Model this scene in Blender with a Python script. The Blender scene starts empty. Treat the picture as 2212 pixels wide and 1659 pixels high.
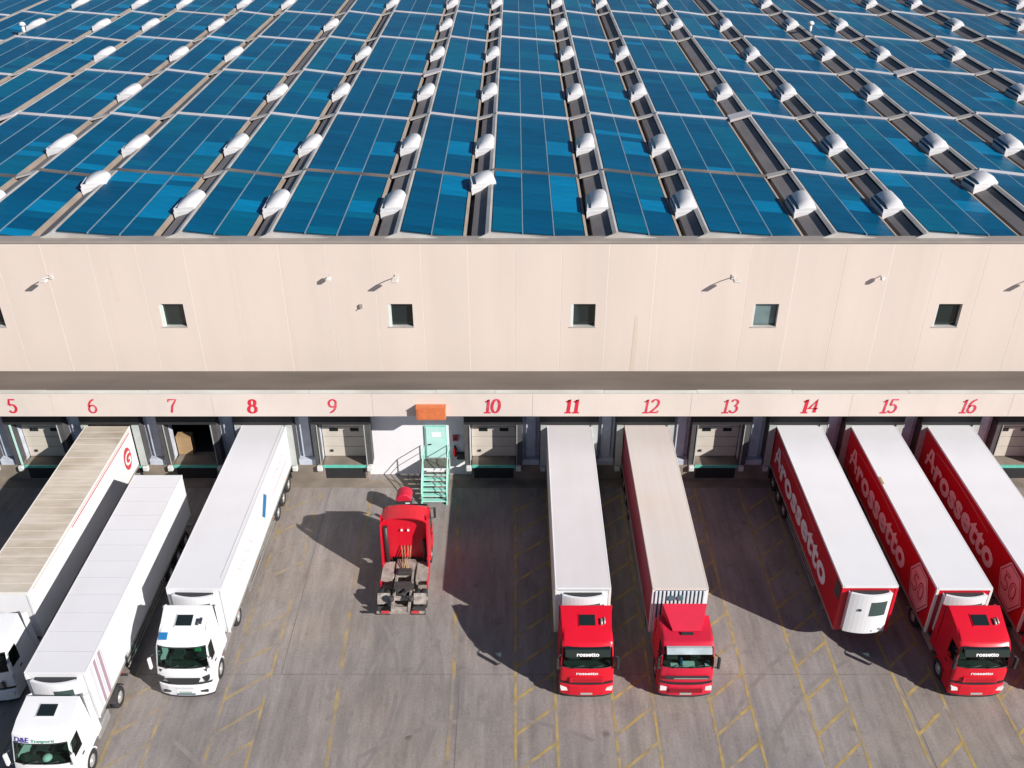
import bpy, bmesh, math, random
from mathutils import Vector, Matrix
random.seed(7)
R = math.radians
S = bpy.context.scene
C = S.collection

# ------------------------------------------------------------------ camera, sky, sun, exposure
cam_d = bpy.data.cameras.new("camera")
cam = bpy.data.objects.new("camera", cam_d)
C.objects.link(cam)
cam.location = (0, 0, 35.6)
cam.rotation_euler = (R(90 - 31.6), 0, 0)
cam_d.sensor_width = 36.0
cam_d.lens = 36.0 * 2072 / 2212
cam_d.shift_x = -0.0027
cam_d.clip_end = 2000
S.camera = cam

SUN_DIR = Vector((1.42, -1.02, 1.0)).normalized()       # towards the sun
sun_el = math.asin(SUN_DIR.z)
w = bpy.data.worlds.new("World")
S.world = w
w.use_nodes = True
nt = w.node_tree
bg = nt.nodes["Background"]
sky = nt.nodes.new("ShaderNodeTexSky")
sky.sky_type = 'NISHITA'
sky.sun_disc = False
sky.sun_elevation = sun_el
sky.sun_rotation = math.atan2(SUN_DIR.x, SUN_DIR.y)
nt.links.new(sky.outputs[0], bg.inputs[0])
bg.inputs[1].default_value = 0.05
sky.dust_density = 0.2
sky.ozone_density = 3.5
S.cycles.diffuse_bounces = 2
sd = bpy.data.lights.new("sun", 'SUN')
sd.energy = 5.0
sd.angle = R(0.53)
sd.color = (1.0, 0.955, 0.905)
so = bpy.data.objects.new("sun", sd)
so.rotation_euler = (-SUN_DIR).to_track_quat('-Z', 'Y').to_euler()
so.location = (60, -40, 80)
C.objects.link(so)
vs = S.view_settings
vs.view_transform = 'Standard'
vs.look = 'None'
vs.gamma = 1
vs.exposure = 0.38
vs.use_curve_mapping = False


# ------------------------------------------------------------------ materials
def mat(name, col, rough=0.6, metal=0.0, var=0.12, scale=1.5, stretch=(1, 1, 1), col2=None, amt2=0.5, scale2=0.6, thr=(0.45, 0.7),
        bump=0.0, bscale=30, spec=0.5, stretch2=(1, 1, 1), rnd=0.0, coord='Object'):
    m = bpy.data.materials.new(name)
    m.use_nodes = True
    n, l = m.node_tree.nodes, m.node_tree.links
    b = n["Principled BSDF"]
    b.inputs["Roughness"].default_value = rough
    b.inputs["Metallic"].default_value = metal
    b.inputs["Specular IOR Level"].default_value = spec
    tc = n.new("ShaderNodeTexCoord")

    def noise(sc, st, det=5):
        mp = n.new("ShaderNodeMapping")
        mp.inputs["Scale"].default_value = st
        l.new(tc.outputs[coord], mp.inputs[0])
        t = n.new("ShaderNodeTexNoise")
        t.inputs["Scale"].default_value = sc
        t.inputs["Detail"].default_value = det
        l.new(mp.outputs[0], t.inputs["Vector"])
        return t
    out = None
    rgb = n.new("ShaderNodeRGB")
    rgb.outputs[0].default_value = (*col, 1)
    out = rgb.outputs[0]
    if col2 is not None:
        t = noise(scale2, stretch2, 8)
        mr = n.new("ShaderNodeMapRange")
        mr.inputs[1].default_value, mr.inputs[2].default_value = thr
        mr.inputs[3].default_value, mr.inputs[4].default_value = 0, amt2
        l.new(t.outputs[0], mr.inputs[0])
        mx = n.new("ShaderNodeMix")
        mx.data_type = 'RGBA'
        l.new(mr.outputs[0], mx.inputs[0])
        l.new(out, mx.inputs[6])
        mx.inputs[7].default_value = (*col2, 1)
        out = mx.outputs[2]
    if var:
        t = noise(scale, stretch)
        mr = n.new("ShaderNodeMapRange")
        mr.inputs[1].default_value, mr.inputs[2].default_value = 0.25, 0.75
        mr.inputs[3].default_value, mr.inputs[4].default_value = 1 - var, 1 + var
        l.new(t.outputs[0], mr.inputs[0])
        fac = mr.outputs[0]
        if rnd:
            oi = n.new("ShaderNodeObjectInfo")
            m2 = n.new("ShaderNodeMapRange")
            m2.inputs[3].default_value, m2.inputs[4].default_value = 1 - rnd, 1 + rnd
            l.new(oi.outputs["Random"], m2.inputs[0])
            mu = n.new("ShaderNodeMath")
            mu.operation = 'MULTIPLY'
            l.new(fac, mu.inputs[0])
            l.new(m2.outputs[0], mu.inputs[1])
            fac = mu.outputs[0]
        hv = n.new("ShaderNodeVectorMath")
        hv.operation = 'SCALE'
        l.new(out, hv.inputs[0])
        l.new(fac, hv.inputs[3])
        out = hv.outputs[0]
    l.new(out, b.inputs["Base Color"])
    if bump:
        t = noise(bscale, (1, 1, 1))
        bp = n.new("ShaderNodeBump")
        bp.inputs["Strength"].default_value = bump
        bp.inputs["Distance"].default_value = 0.02
        l.new(t.outputs[0], bp.inputs["Height"])
        l.new(bp.outputs[0], b.inputs["Normal"])
    return m


M = {}
M['wall'] = mat("cream_concrete_panel", (0.66, 0.56, 0.495), 0.85, var=0.045, scale=0.35, stretch=(1, 1, .25), col2=(0.60, 0.50, 0.42),
                amt2=0.35, scale2=0.6, stretch2=(2.4, 1, .08), thr=(0.5, 0.8), rnd=0.012, bump=0.05)
M['joint'] = mat("pale_joint_sealant", (0.74, 0.655, 0.60), 0.8, var=0.05)
M['fascia'] = mat("cream_fascia_concrete", (0.66, 0.575, 0.515), 0.85, var=0.05, scale=0.5, col2=(0.55, 0.47, 0.40), amt2=0.3, scale2=0.7, stretch2=(1.5, 1, .4), thr=(.5, .8))
M['canopy'] = mat("weathered_canopy_bitumen", (0.135, 0.112, 0.095), 0.9, var=0.2, scale=0.6, stretch=(.25, 1.5, 1), col2=(0.11, 0.09, 0.07), amt2=0.7,
                  scale2=0.35, stretch2=(.5, 1.2, 1), thr=(.48, .72), bump=.2, bscale=6)
M['coping'] = mat("grey_coping_sheet", (0.30, 0.26, 0.23), 0.6, var=0.12, scale=0.8)
M['paleedge'] = mat("pale_zinc_edge", (0.58, 0.59, 0.55), 0.5, var=0.1, scale=0.6, col2=(.4, .38, .34), amt2=.8, scale2=.25, stretch2=(1, .1, .1))
M['whitewall'] = mat("white_painted_wall", (0.80, 0.78, 0.80), 0.75, var=0.03)
M['pillar'] = mat("shade_tinted_pier_cladding", (0.50, 0.54, 0.62), 0.7, var=0.08, scale=2, col2=(.28, .28, .3), amt2=.5, scale2=1.2)  # white piers, the blue-grey of their shade put into the colour
M['base'] = mat("dock_base_concrete", (0.24, 0.20, 0.16), 0.9, var=0.2, scale=2, col2=(.09, .08, .07), amt2=.7, scale2=1.0)
M['black'] = mat("black_rubber", (0.018, 0.018, 0.02), 0.75, var=0.2, scale=3)
M['darkgrey'] = mat("dark_grey_curtain", (0.07, 0.068, 0.07), 0.8, var=0.2, scale=2)
M['greycurtain'] = mat("light_grey_curtain", (0.42, 0.45, 0.43), 0.7, var=0.1, scale=2)
M['door'] = mat("ivory_door_panel", (0.56, 0.51, 0.44), 0.6, var=0.06, scale=2)
M['mint'] = mat("mint_green_paint", (0.26, 0.62, 0.50), 0.5, var=0.1, scale=3, col2=(.45, .7, .62), amt2=.4, scale2=2)
M['mintlight'] = mat("pale_mint_paint", (0.48, 0.76, 0.70), 0.5, var=0.06, scale=2)
M['teal'] = mat("teal_leveller_lip", (0.12, 0.50, 0.40), 0.5, var=0.12, scale=4)
M['steel'] = mat("galvanised_steel", (0.42, 0.42, 0.40), 0.5, metal=.5, var=0.15, scale=4)
M['grating'] = mat("dark_grating", (0.12, 0.12, 0.10), 0.8, var=0.3, scale=8)
M['bumper'] = mat("pale_rubber_buffer", (0.62, 0.63, 0.62), 0.7, var=0.15, scale=5)
M['red_num'] = mat("red_number_paint", (0.62, 0.03, 0.07), 0.7, var=0.15, scale=3, col2=(.70, .40, .36), amt2=.55, scale2=2.0, thr=(.5, .7))
M['red_num_new'] = mat("fresh_red_number_paint", (0.62, 0.012, 0.04), 0.7, var=0.08)
M['orange'] = mat("orange_sign_box", (0.62, 0.17, 0.06), 0.6, var=0.12, scale=4)
M['strip'] = mat("grey_roof_felt", (0.20, 0.18, 0.178), 0.85, var=0.2, scale=1.5, stretch=(1, .3, 1), rnd=.08)
M['gutter'] = mat("dark_gutter", (0.02, 0.018, 0.018), 0.8, var=0.2)
M['flash'] = mat("pale_flashing", (0.48, 0.46, 0.44), 0.45, var=0.12, scale=.7, col2=(.3, .25, .2), amt2=.5, scale2=.5)
M['flashtan'] = mat("tan_flashing", (0.33, 0.27, 0.22), 0.55, var=0.15, scale=.8)
M['rail'] = mat("aluminium_rail", (0.22, 0.34, 0.42), 0.4, metal=.3, var=.1)
M['cross'] = mat("white_cross_rail", (0.56, 0.55, 0.58), 0.45, var=0.15, scale=.6, col2=(.4, .3, .25), amt2=.5, scale2=.3)
M['crossdark'] = mat("dark_cross_rail", (0.10, 0.09, 0.085), 0.6, var=0.3, scale=.4, col2=(.3, .24, .2), amt2=.7, scale2=.25)
M['dome'] = mat("white_skylight_acrylic", (0.68, 0.665, 0.67), 0.4, var=0.06, scale=2)
M['deck'] = mat("roof_deck_sheet", (0.05, 0.09, 0.12), 0.6, var=.1)
M['glassdark'] = mat("dark_window_glass", (0.012, 0.02, 0.02), 0.06, var=0.0, spec=0.7)
M['glass_reflect'] = mat("reflection_tinted_glass", (0.13, 0.19, 0.19), 0.12, var=0.2, scale=1.5, spec=0.7)  # paler pane colour with a reflection painted in
M['mintpale'] = mat("pale_window_lining", (0.62, 0.70, 0.66), 0.6, var=0.0)
M['visorpale'] = mat("smoky_visor", (0.40, 0.46, 0.48), 0.15, var=.35, scale=1.2, spec=.8)
M['frame'] = mat("dark_green_frame", (0.05, 0.08, 0.075), 0.5, var=0.0)
M['tyre'] = mat("tyre_rubber", (0.022, 0.022, 0.024), 0.8, var=0.2, scale=6)
M['rim'] = mat("silver_rim", (0.55, 0.54, 0.52), 0.4, metal=.4, var=0.15, scale=6)
M['chassis'] = mat("dusty_chassis_steel", (0.05, 0.045, 0.045), 0.7, var=0.3, scale=4)
M['chassispale'] = mat("dusty_pale_chassis", (0.38, 0.33, 0.29), 0.7, var=0.25, scale=4, col2=(.12, .10, .09), amt2=.7, scale2=3)
M['tank'] = mat("brushed_tank", (0.48, 0.47, 0.46), 0.35, metal=.6, var=0.1, scale=3)
M['white'] = mat("white_truck_paint", (0.74, 0.74, 0.755), 0.35, var=0.03, scale=1.2)
M['plastic'] = mat("dark_trim_plastic", (0.03, 0.032, 0.035), 0.5, var=0.1, scale=5)
M['lens'] = mat("headlamp_lens", (0.75, 0.74, 0.72), 0.12, var=0.05, spec=.8)
M['red'] = mat("red_truck_paint", (0.62, 0.008, 0.025), 0.3, var=0.05, scale=1.0)
M['red12'] = mat("faded_red_truck_paint", (0.58, 0.015, 0.045), 0.4, var=0.08, scale=1.5)
M['redbox'] = mat("red_trailer_paint", (0.52, 0.006, 0.018), 0.4, var=0.06, scale=.6)
M['maroon'] = mat("maroon_trailer_curtain", (0.24, 0.03, 0.055), 0.6, var=0.12, scale=.8, stretch=(1, 1, .3))
M['roofwhite'] = mat("white_trailer_roof", (0.735, 0.73, 0.755), 0.5, var=0.025, scale=.5, col2=(.62, .58, .56), amt2=.18, scale2=.5, stretch2=(1, .4, 1))
M['roofwarm'] = mat("off_white_trailer_roof", (0.665, 0.63, 0.64), 0.55, var=0.03, scale=.6, col2=(.6, .53, .50), amt2=.3, scale2=.6, stretch2=(2.5, .15, 1))
M['roofbeige'] = mat("beige_trailer_roof", (0.64, 0.575, 0.54), 0.65, var=0.04, scale=.8, stretch=(4, .15, 1), col2=(.64, .52, .42), amt2=.4, scale2=.25, stretch2=(1, 1, 1))
M['rooftan'] = mat("tan_dirty_trailer_roof", (0.58, 0.52, 0.44), 0.75, var=0.10, scale=1.6, stretch=(.5, 2.5, 1), col2=(.36, .29, .21), amt2=.75, scale2=.45, stretch2=(.9, 1.6, 1), thr=(.40, .72))
M['sidecream'] = mat("cream_trailer_side", (0.74, 0.70, 0.66), 0.6, var=0.05)
M['letter'] = mat("white_lettering", (0.86, 0.82, 0.83), 0.5, var=0.0)
M['pinkhex'] = mat("pink_white_sign", (0.74, 0.42, 0.44), 0.5, var=0.04)
M['darkred'] = mat("dark_red_print", (0.22, 0.006, 0.015), 0.5, var=0.0)
M['redprint'] = mat("red_print", (0.55, 0.05, 0.06), 0.5, var=0.0)
M['faintred'] = mat("faint_red_script", (0.78, 0.52, 0.53), 0.5, var=0.0)
M['faintgrey'] = mat("faint_grey_print", (0.58, 0.57, 0.60), 0.5, var=0.0)
M['pinkstripe'] = mat("dusky_pink_stripe", (0.36, 0.25, 0.31), 0.5, var=0.0)
M['blueprint'] = mat("blue_print", (0.015, 0.16, 0.38), 0.5, var=0.0)
M['purple'] = mat("purple_print", (0.07, 0.04, 0.30), 0.5, var=0.0)
M['greenprint'] = mat("green_print", (0.10, 0.32, 0.22), 0.5, var=0.0)
M['paper'] = mat("white_paper", (0.82, 0.83, 0.85), 0.7, var=0.0)
M['seat'] = mat("cab_seat_cloth", (0.05, 0.055, 0.055), 0.9, var=0.2, scale=4)
M['dash'] = mat("cab_dashboard", (0.045, 0.055, 0.05), 0.7, var=0.1)
M['hivis'] = mat("green_cloth", (0.06, 0.36, 0.16), 0.8, var=0.1)
M['plate'] = mat("number_plate", (0.35, 0.42, 0.38), 0.5, var=0.0)
M['carton'] = mat("brown_carton", (0.38, 0.25, 0.13), 0.8, var=0.12, scale=3)
M['corr'] = mat("white_corrugated_steel", (0.72, 0.76, 0.80), 0.45, var=0.06, scale=2)
M['corrdark'] = mat("slate_blue_paint", (0.10, 0.16, 0.20), 0.5, var=0.1)
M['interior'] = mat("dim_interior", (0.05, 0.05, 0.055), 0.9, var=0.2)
M['lamp'] = mat("pale_lamp_housing", (0.62, 0.58, 0.54), 0.5, var=0.05)
M['yellow'] = mat("worn_yellow_paint", (0.39, 0.28, 0.10), 0.8, var=0.25, scale=2, col2=(.25, .215, .19), amt2=.9, scale2=1.3, thr=(.46, .64), coord='Object')
M['yellowworn'] = mat("very_worn_yellow_paint", (0.37, 0.265, 0.11), 0.8, var=0.2, scale=2, col2=(.25, .215, .19), amt2=1, scale2=0.8, thr=(.36, .56))
M['seal'] = mat("dark_joint_seal", (0.165, 0.142, 0.132), 0.9, var=0.3, scale=.6)
M['yard'] = mat("yard_concrete", (0.262, 0.226, 0.208), 0.9, var=0.0)


def solar_mat(name, col):
    m = mat(name, col, 0.3, var=0.12, scale=0.8, rnd=.10, spec=.07)
    n, l = m.node_tree.nodes, m.node_tree.links
    b = n["Principled BSDF"]
    src = b.inputs["Base Color"].links[0].from_socket
    tc = n.new("ShaderNodeTexCoord")
    wv = n.new("ShaderNodeTexWave")
    wv.bands_direction = 'Y'
    wv.inputs["Scale"].default_value = 1.62
    wv.inputs["Distortion"].default_value = 0
    l.new(tc.outputs["Object"], wv.inputs[0])
    mr = n.new("ShaderNodeMapRange")
    mr.inputs[1].default_value, mr.inputs[2].default_value = 0.90, 1.0
    mr.inputs[3].default_value, mr.inputs[4].default_value = 1.0, 0.82
    l.new(wv.outputs[1], mr.inputs[0])
    hv = n.new("ShaderNodeVectorMath")
    hv.operation = 'SCALE'
    l.new(src, hv.inputs[0])
    l.new(mr.outputs[0], hv.inputs[3])
    l.new(hv.outputs[0], b.inputs["Base Color"])
    return m


M['pv'] = solar_mat("blue_solar_cell", (0.0005, 0.084, 0.178))
M['pv_b'] = solar_mat("blue_solar_cell_dull", (0.0005, 0.070, 0.155))
M['pv_c'] = solar_mat("blue_solar_cell_teal", (0.0005, 0.106, 0.195))
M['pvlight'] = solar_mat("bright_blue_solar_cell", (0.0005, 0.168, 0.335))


def glass_mat():
    m = bpy.data.materials.new("tinted_cab_glass")
    m.use_nodes = True
    n, l = m.node_tree.nodes, m.node_tree.links
    n.remove(n["Principled BSDF"])
    t = n.new("ShaderNodeBsdfTransparent")
    t.inputs[0].default_value = (0.42, 0.62, 0.55, 1)
    g = n.new("ShaderNodeBsdfGlossy")
    g.inputs["Roughness"].default_value = 0.04
    f = n.new("ShaderNodeFresnel")
    f.inputs[0].default_value = 1.28
    mx = n.new("ShaderNodeMixShader")
    l.new(f.outputs[0], mx.inputs[0])
    l.new(t.outputs[0], mx.inputs[1])
    l.new(g.outputs[0], mx.inputs[2])
    l.new(mx.outputs[0], n["Material Output"].inputs[0])
    return m


M['glass'] = glass_mat()


def yard_material():
    m = M['yard']
    n, l = m.node_tree.nodes, m.node_tree.links
    b = n["Principled BSDF"]
    tc = n.new("ShaderNodeTexCoord")

    def nz(sc, st, det=6, ro=.6):
        mp = n.new("ShaderNodeMapping")
        mp.inputs["Scale"].default_value = st
        l.new(tc.outputs["Object"], mp.inputs[0])
        t = n.new("ShaderNodeTexNoise")
        t.inputs["Scale"].default_value = sc
        t.inputs["Detail"].default_value = det
        t.inputs["Roughness"].default_value = ro
        l.new(mp.outputs[0], t.inputs["Vector"])
        return t.outputs[0]

    def mrange(s, a, c, d, e):
        mr = n.new("ShaderNodeMapRange")
        for i, v in enumerate((a, c, d, e)):
            mr.inputs[i + 1].default_value = v
        l.new(s, mr.inputs[0])
        return mr.outputs[0]

    def mul(a, c):
        mu = n.new("ShaderNodeMath")
        mu.operation = 'MULTIPLY'
        l.new(a, mu.inputs[0])
        l.new(c, mu.inputs[1])
        return mu.outputs[0]
    f = mrange(nz(.25, (1, .6, 1)), .3, .7, .78, 1.18)
    f = mul(f, mrange(nz(1.6, (1, .07, 1), 4), .35, .7, 1.10, .84))        # tyre streaks along the bays
    f = mul(f, mrange(nz(.9, (1, 1, 1), 8, .7), .56, .74, 1.0, .70))        # oil and rubber blotches
    f = mul(f, mrange(nz(9, (1, 1, 1), 4, .7), .3, .7, .86, 1.14))
    f = mul(f, mrange(nz(3.2, (1, .16, 1), 6, .7), .35, .68, 1.10, .84))
    f = mul(f, mrange(nz(38, (1, 1, 1), 2, .6), .3, .7, .90, 1.10))
    vo = n.new("ShaderNodeTexVoronoi")                                      # little spots
    vo.inputs["Scale"].default_value = .33
    l.new(tc.outputs["Object"], vo.inputs[0])
    f = mul(f, mrange(vo.outputs["Distance"], .02, .085, .55, 1.0))
    mx = n.new("ShaderNodeMix")
    mx.data_type = 'RGBA'
    l.new(mrange(nz(.12, (1, 1, 1), 5), .4, .65, 0, 1), mx.inputs[0])
    mx.inputs[6].default_value = (0.278, 0.236, 0.208, 1)
    mx.inputs[7].default_value = (0.252, 0.229, 0.224, 1)
    hv = n.new("ShaderNodeVectorMath")
    hv.operation = 'SCALE'
    l.new(mx.outputs[2], hv.inputs[0])
    l.new(f, hv.inputs[3])
    l.new(hv.outputs[0], b.inputs["Base Color"])
    bp = n.new("ShaderNodeBump")
    bp.inputs["Strength"].default_value = .25
    bp.inputs["Distance"].default_value = .02
    l.new(nz(12, (1, 1, 1)), bp.inputs["Height"])
    l.new(bp.outputs[0], b.inputs["Normal"])


yard_material()


# ------------------------------------------------------------------ mesh helpers
class MB:
    def __init__(s):
        s.v, s.f, s.mi, s.sm = [], [], [], []

    def quad(s, pts, mi=0, smooth=False):
        k = len(s.v)
        s.v += [tuple(p) for p in pts]
        s.f.append(tuple(range(k, k + len(pts))))
        s.mi.append(mi)
        s.sm.append(smooth)
        return s

    def box(s, x0, x1, y0, y1, z0, z1, mi=0):
        k = len(s.v)
        s.v += [(x0, y0, z0), (x1, y0, z0), (x1, y1, z0), (x0, y1, z0), (x0, y0, z1), (x1, y0, z1), (x1, y1, z1), (x0, y1, z1)]
        for f in ((0, 3, 2, 1), (4, 5, 6, 7), (0, 1, 5, 4), (1, 2, 6, 5), (2, 3, 7, 6), (3, 0, 4, 7)):
            s.f.append(tuple(k + i for i in f))
            s.mi.append(mi)
            s.sm.append(False)
        return s

    def cbox(s, c, d, mi=0):
        return s.box(c[0] - d[0] / 2, c[0] + d[0] / 2, c[1] - d[1] / 2, c[1] + d[1] / 2, c[2] - d[2] / 2, c[2] + d[2] / 2, mi)

    def prism(s, poly, axis, a0, a1, mi=0):
        """poly: 2-D points in the two other axes (order xyz without axis), extruded along axis from a0 to a1."""
        def P(p, a):
            q = list(p)
            q.insert(axis, a)
            return tuple(q)
        k, n = len(s.v), len(poly)
        s.v += [P(p, a0) for p in poly] + [P(p, a1) for p in poly]
        s.f += [tuple(k + i for i in range(n)), tuple(k + n + i for i in reversed(range(n)))]
        s.mi += [mi, mi]
        s.sm += [False, False]
        for i in range(n):
            j = (i + 1) % n
            s.f.append((k + i, k + n + i, k + n + j, k + j))
            s.mi.append(mi)
            s.sm.append(False)
        return s

    def tube(s, a, b, r, n=8, mi=0, r2=None):
        a, b = Vector(a), Vector(b)
        d = (b - a).normalized()
        u = d.orthogonal().normalized()
        vv = d.cross(u)
        k = len(s.v)
        r2 = r if r2 is None else r2
        for p, rr in ((a, r), (b, r2)):
            for i in range(n):
                t = 2 * math.pi * i / n
                s.v.append(tuple(p + (u * math.cos(t) + vv * math.sin(t)) * rr))
        for i in range(n):
            j = (i + 1) % n
            s.f.append((k + i, k + j, k + n + j, k + n + i))
            s.mi.append(mi)
            s.sm.append(True)
        s.f += [tuple(k + i for i in reversed(range(n))), tuple(k + n + i for i in range(n))]
        s.mi += [mi, mi]
        s.sm += [False, False]
        return s

    def lathe(s, prof, c, axis=0, n=20, mi=0, smooth=True):
        """prof: (radius, along) pairs round axis through c."""
        k, m = len(s.v), len(prof)
        for (r, a) in prof:
            for i in range(n):
                t = 2 * math.pi * i / n
                p = [r * math.cos(t), r * math.sin(t)]
                p.insert(axis, a)
                s.v.append((c[0] + p[0], c[1] + p[1], c[2] + p[2]))
        for q in range(m - 1):
            for i in range(n):
                j = (i + 1) % n
                s.f.append((k + q * n + i, k + q * n + j, k + (q + 1) * n + j, k + (q + 1) * n + i))
                s.mi.append(mi)
                s.sm.append(smooth)
        s.f += [tuple(k + i for i in range(n)), tuple(k + (m - 1) * n + i for i in range(n))]
        s.mi += [mi, mi]
        s.sm += [False, False]
        return s

    def mesh(s, name, mats, bevel=0.0, seg=2):
        me = bpy.data.meshes.new(name)
        me.from_pydata(s.v, [], s.f)
        for m in (mats if isinstance(mats, (list, tuple)) else [mats]):
            me.materials.append(m)
        me.polygons.foreach_set("material_index", s.mi)
        me.polygons.foreach_set("use_smooth", s.sm)
        bm = bmesh.new()
        bm.from_mesh(me)
        bmesh.ops.remove_doubles(bm, verts=bm.verts, dist=1e-5) if bevel else None
        bmesh.ops.recalc_face_normals(bm, faces=bm.faces)
        if bevel:
            es = [e for e in bm.edges if len(e.link_faces) == 2 and e.calc_face_angle(0) > 0.35]
            bmesh.ops.bevel(bm, geom=es, offset=bevel, segments=seg, affect='EDGES', profile=.5, clamp_overlap=True)
        bm.to_mesh(me)
        bm.free()
        me.update()
        return me


def add(name, me, parent=None, loc=None, rot=None):
    o = bpy.data.objects.new(name, me)
    C.objects.link(o)
    if parent is not None:
        o.parent = parent
    if loc:
        o.location = loc
    if rot:
        o.rotation_euler = rot
    return o


def part(name, mb, mats, parent, bevel=0.0, seg=2, loc=None, rot=None):
    return add(name, mb.mesh(name, mats, bevel, seg), parent, loc, rot)


def thing(name, label, cat, loc=(0, 0, 0), rz=0, group=None):
    o = bpy.data.objects.new(name, None)
    o.empty_display_size = .3
    C.objects.link(o)
    o.location = loc
    o.rotation_euler = (0, 0, rz)
    o['label'], o['category'] = label, cat
    if group:
        o['group'] = group
    return o


def tag(o, label, cat, group=None):
    o['label'], o['category'] = label, cat
    if group:
        o['group'] = group
    return o


def struct(name, mb, mats):
    o = add(name, mb.mesh(name, mats))
    o['kind'] = 'structure'
    return o


_txt = {}


def text_polys(txt, size, bold=0.0, spacing=1.0):
    """the built-in font as flat mesh data, origin at the left of the baseline"""
    key = (txt, size, bold, spacing)
    if key not in _txt:
        cu = bpy.data.curves.new("lettering", 'FONT')
        cu.body = txt
        cu.size = size
        cu.offset = bold
        cu.space_character = spacing
        cu.resolution_u = 3
        ob = bpy.data.objects.new("lettering", cu)
        C.objects.link(ob)
        dg = bpy.context.evaluated_depsgraph_get()
        me = bpy.data.meshes.new_from_object(ob.evaluated_get(dg))
        V = [tuple(v.co) for v in me.vertices]
        F = [tuple(p.vertices) for p in me.polygons]
        bpy.data.objects.remove(ob)
        bpy.data.curves.remove(cu)
        bpy.data.meshes.remove(me)
        _txt[key] = (V, F)
    return _txt[key]


def text_part(name, txt, size, mat_, parent, face, pos, bold=0.0, spacing=1.0, length=None, tilt=0.0, bend=0.0):
    """face: 'front' (-y), 'left' (-x), 'right' (+x). pos = where the baseline starts"""
    V, F = text_polys(txt, size, bold, spacing)
    x0 = min(v[0] for v in V)
    wd = max(v[0] for v in V) - x0
    k = (length / wd) if length else 1.0
    ct, st = math.cos(tilt), math.sin(tilt)
    mb = MB()
    for v in V:
        tx, ty = (v[0] - x0) * k, v[1]
        if face == 'front':
            p = (pos[0] + tx, pos[1] + ty * st + bend * abs((pos[0] + tx) / 1.2) ** 3.2, pos[2] + ty * ct)
        elif face == 'left':
            p = (pos[0], pos[1] - tx, pos[2] + ty)
        else:
            p = (pos[0], pos[1] + tx, pos[2] + ty)
        mb.v.append(p)
    mb.f = list(F)
    mb.mi = [0] * len(F)
    mb.sm = [False] * len(F)
    me = bpy.data.meshes.new(name)
    me.from_pydata(mb.v, [], mb.f)
    me.materials.append(mat_)
    return add(name, me, parent)


# ------------------------------------------------------------------ yard
YB = 46.75                      # face of the dock base wall
yard = struct("yard_ground", MB().box(-420, 420, -300, 600, -0.5, 0.0), M['yard'])


def bay_x(n):
    return 3.2 + 4.47 * (n - 11) if n >= 10 else -10.25 - 4.5 * (9 - n)


def hatch(name, xc, w, y0, y1, m, step=1.95, diag=True, gap=None):
    mb = MB()
    lw = .13
    z = .0046
    h = w / 2
    for sx in (-h, h):
        mb.quad([(xc + sx - lw / 2, y0, z), (xc + sx + lw / 2, y0, z), (xc + sx + lw / 2, y1, z), (xc + sx - lw / 2, y1, z)])
    if diag:
        y = y0 + .4
        while y < y1 - 1.6:
            dy = 1.5
            mb.quad([(xc - h + lw / 2, y, z), (xc - h + lw / 2, y + .19, z), (xc + h - lw / 2, y + dy + .19, z), (xc + h - lw / 2, y + dy, z)])
            y += step
    return struct(name, mb, m)


for n in (10, 11, 12, 13, 14, 15, 16):
    hatch("yellow_bay_marking", bay_x(n) + 2.23, 1.85, 14, 45.9, M['yellow'])
for n in (4, 5, 6, 7, 8):
    hatch("yellow_bay_marking", bay_x(n) + 2.25, 1.85, 14, 45.9, M['yellowworn'])
for x in (-8.3, -3.15):
    mb = MB()
    pts = [(x + .25 * math.sin(y * .16 + x), y) for y in range(14, 46, 1)]
    for (xa, ya), (xb, yb) in zip(pts, pts[1:]):
        mb.quad([(xa - .09, ya, .0046), (xa + .09, ya, .0046), (xb + .09, yb, .0046), (xb - .09, yb, .0046)])
    struct("yellow_bay_marking", mb, M['yellowworn'])
mb = MB()
for (x0, x1, y0, y1) in ((-60, 60, 31.55, 31.585), (-2.62, -2.58, 0, 31.5), (-60, 60, 12.0, 12.04), (-22.3, -22.26, 0, 45), (18.1, 18.14, 0, 31.5), (-11.1, -11.07, 31.6, 46)):
    mb.box(x0, x1, y0, y1, .001, .0038 + .0003 * (x1 - x0 < 1))
struct("yard_joint_line", mb, M['seal'])
M['tyremark'] = mat("dark_tyre_mark", (0.212, 0.187, 0.174), 0.85, var=0.1, scale=2, col2=(.25, .218, .2), amt2=1, scale2=1.2, thr=(.42, .62))
for ti, (cx, cy, rad, a0, a1) in enumerate(((-14.5, 30.5, 9.0, -30, 45), (-14.5, 30.5, 11.1, -28, 40), (8.0, 27.0, 13.5, 150, 215), (8.0, 27.0, 15.6, 152, 210), (-1.0, 20.0, 9.0, 60, 130), (22, 22.0, 12, 120, 190), (22, 22, 14, 122, 186), (-22.0, 18.0, 12.0, -5, 55))):
    mb = MB()
    for i in range(30):
        q = []
        for ii, rr_ in ((i, -.10), (i, .10), (i + 1, .10), (i + 1, -.10)):
            a = R(a0 + (a1 - a0) * ii / 30)
            q.append((cx + (rad + rr_) * math.cos(a), cy + (rad + rr_) * math.sin(a), .0012 + ti * .0003))
        mb.quad(q)
    struct("yard_tyre_mark", mb, M['tyremark'])
mb = MB()
mb.box(-80, 80, 45.95, YB - .01, .001, .012)
struct("dock_apron_strip", mb, M['base'])

# ------------------------------------------------------------------ warehouse
wh = thing("warehouse", "long cream panelled warehouse with a sawtooth roof of blue solar panels and numbered loading docks", "warehouse", (0, 48, 0))


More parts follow.
